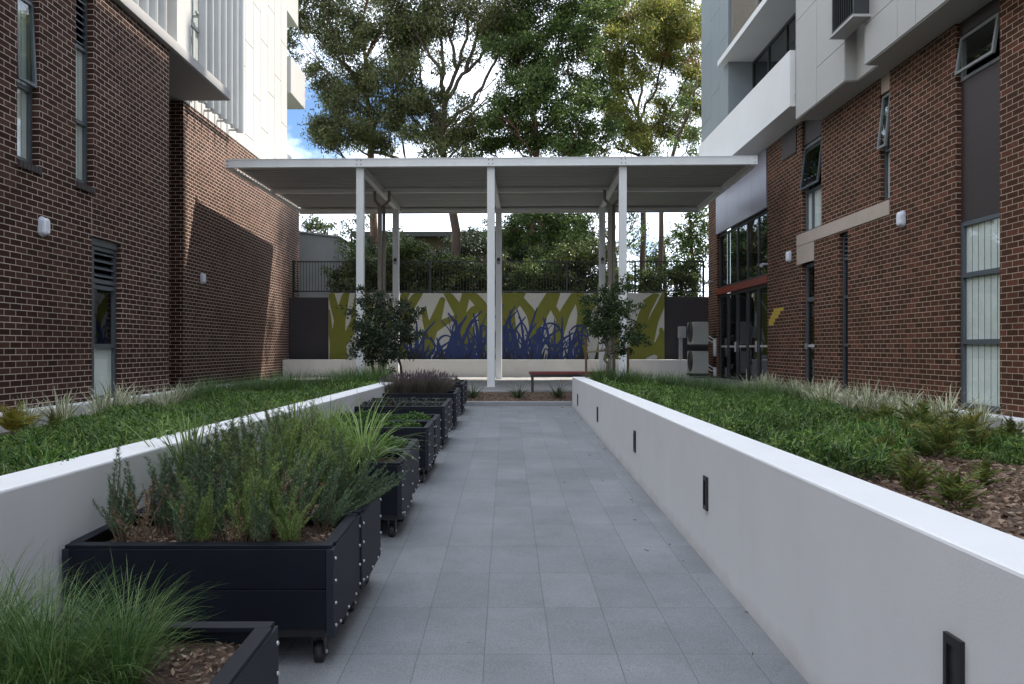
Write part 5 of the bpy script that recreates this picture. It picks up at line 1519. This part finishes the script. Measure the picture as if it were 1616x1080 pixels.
tree('broad_leaf_tree', 'small yellow green tree rising over the grey block building', tr(38, ((492, None), (492, 380), (492, 365))), .12, .06,
     cl(38, ((480, 362, 20), (498, 356, 20), (512, 366, 16), (490, 350, 14), (505, 375, 16)), .8), 'bark_dark', 'hedge', per=900, L=.15, W=.07, droop=.2)
tree('broad_leaf_tree', 'dark small leaved tree between the grey block and the left column', tr(31, ((556, None), (556, 420), (554, 370))), .10, .04,
     cl(31, ((560, 365, 18, .9), (545, 355, 14, .6), (572, 350, 18, .8), (555, 395, 26, 1.2), (550, 430, 28, 1.3)), .6), 'bark_dark', 'gum_c', per=1000, L=.12, W=.05, droop=.3)
tree('broad_leaf_tree', 'added dark leaved understory tree between the two left columns', tr(34, ((622, None), (620, 430), (618, 395))), .10, .05,  # three dark leaved understory trees, added to darken the view below the crowns
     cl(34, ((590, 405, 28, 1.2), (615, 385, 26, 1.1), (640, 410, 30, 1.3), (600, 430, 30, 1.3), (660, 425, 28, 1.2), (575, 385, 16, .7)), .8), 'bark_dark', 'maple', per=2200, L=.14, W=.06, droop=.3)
tree('broad_leaf_tree', 'added dark leaved understory tree left of the middle column', tr(35, ((735, None), (735, 420), (738, 385))), .10, .05,
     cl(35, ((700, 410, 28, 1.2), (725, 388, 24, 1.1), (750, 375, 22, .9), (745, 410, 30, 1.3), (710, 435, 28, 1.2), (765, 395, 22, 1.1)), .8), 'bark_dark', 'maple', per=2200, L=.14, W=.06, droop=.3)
tree('broad_leaf_tree', 'added dark leaved understory tree right of the middle column', tr(35, ((860, None), (862, 420), (862, 385))), .10, .05,
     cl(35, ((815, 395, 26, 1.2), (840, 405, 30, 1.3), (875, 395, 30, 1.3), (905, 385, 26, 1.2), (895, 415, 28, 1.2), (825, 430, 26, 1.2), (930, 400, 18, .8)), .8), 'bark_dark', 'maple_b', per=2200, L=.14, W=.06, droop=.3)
# hedge bushes behind the fence
hlab = ['hedge bush behind the fence beside the grey block', 'hedge bush behind the fence and the left downpipe', 'hedge bush behind the fence right of the left rear column', 'hedge bush behind the fence before the reddish trunk', 'hedge bush behind the fence left of the middle column',
        'hedge bush behind the fence hidden partly by the middle column', 'dark hedge bush behind the fence right of the middle column', 'bright hedge bush behind the fence left of the right downpipe', 'bright hedge bush behind the fence at the right rear column', 'low dark hedge bush behind the fence right of the front right column', 'low hedge bush behind the fence before the pale far tree', 'hedge bush behind the fence at its right end']
for q, (x, y, r) in enumerate(((548, 425, 32), (592, 418, 36), (645, 422, 36), (690, 415, 36), (735, 425, 36), (785, 430, 32), (835, 438, 30), (880, 430, 34), (925, 425, 34), (975, 440, 26), (1020, 438, 28), (1075, 442, 26))):
    Y = 29.0; r *= (1.0, .8, 1.1, .75, 1.05, .85, 1.1, .8, 1.15, .9, .8, 1.0)[q]; y += (4, 10, 0, 14, 4, 8, 0, 10, -4, 4, 10, 2)[q]
    items = [(x + random.uniform(-.8, .8) * r, y + random.uniform(-.7, .7) * r, r * .62) for _ in range(8)] + [(x + random.uniform(-.8, .8) * r, y + r * .9, r * .6) for _ in range(3)]
    tree('hedge_bush', hlab[q], tr(Y, ((x, None), (x, y + 5), (x, y - 5))), .05, .02, cl(Y, items, .5), 'bark_dark', 'hedge' if q not in (6, 9) else 'gum_c', per=2300, L=.10, W=.055, droop=.1, cat='bush', group='hedge bushes behind the fence', twigs=1)

# two young trees in the garden beds
tree('young_tree', 'dark leafy young tree at the end of the left garden bed', [at(588, 600, 16.0), at(590, 560, 16.0), at(592, 510, 16.0), at(596, 465, 16.0)], .035, .012,
     cl(16, ((580, 480, 20), (600, 475, 18), (612, 500, 24, 1.2), (580, 515, 26, 1.3), (605, 530, 28, 1.3), (585, 550, 24, 1.2), (630, 515, 18, .9), (620, 548, 22, 1), (575, 540, 18), (600, 565, 18, .9), (632, 490, 14, .6), (568, 460, 10, .7)), .25),
     'bark_dark', 'maple', per=4600, L=.062, W=.034, droop=.35, twigs=3)
tree('young_tree', 'thin stemmed young tree behind the lavender planter', [at(632, 604, 16.3), at(632, 560, 16.3), at(636, 510, 16.3), at(640, 470, 16.3)], .03, .012,
     cl(16.3, ((640, 480, 14, .7), (650, 500, 16, .7), (655, 525, 14, .7), (640, 535, 16, .8), (662, 490, 10, .5), (645, 560, 12, .6)), .25),
     'bark_dark', 'maple', per=4600, L=.062, W=.034, droop=.35, twigs=3)
tree('young_tree', 'young tree with full dark green crown tied between stakes in the right bed', [at(958, 596, 15.6), at(957, 560, 15.6), at(957, 500, 15.6), at(962, 450, 15.6)], .036, .012,
     cl(15.6, ((965, 458, 18), (950, 475, 22, 1.1), (975, 480, 20, 1.1), (940, 495, 20, 1), (962, 505, 26, 1.3), (985, 500, 16), (945, 520, 20, 1.1), (970, 530, 22, 1.2), (1000, 520, 14, .9), (1005, 535, 14, 1), (975, 555, 16, .8), (930, 505, 14, .7), (985, 450, 12, .7)), .25),
     'bark_grey', 'maple_b', per=4600, L=.062, W=.036, droop=.35, twigs=3)
for (x, lab) in ((925, 'wooden tree stake left of the young tree in the right bed'), (991, 'wooden tree stake right of the young tree in the right bed')):
    p, q = at(x, 602, 15.55), at(x, 533 if x < 950 else 548, 15.55)
    b = MB(); b.box(p.x - .022, p.x + .022, 15.53, 15.575, p.z - .15, q.z)
    tag(b.build('tree_stake', M['stake'], bevel=.004), lab, 'stake', 'tree stakes')
p, q = at(925, 556, 15.52), at(957, 553, 15.56)
b = MB(); b.tube([p, p.lerp(q, .5) + Vector((0, 0, -.01)), q, (q.x + .03, 15.62, q.z), (q.x, 15.66, q.z + .005), p + Vector((0, .08, .005))], .016, 6)
tag(b.build('tree_tie', M['hessian']), 'pale hessian tie from the left stake to the young tree', 'tree tie')
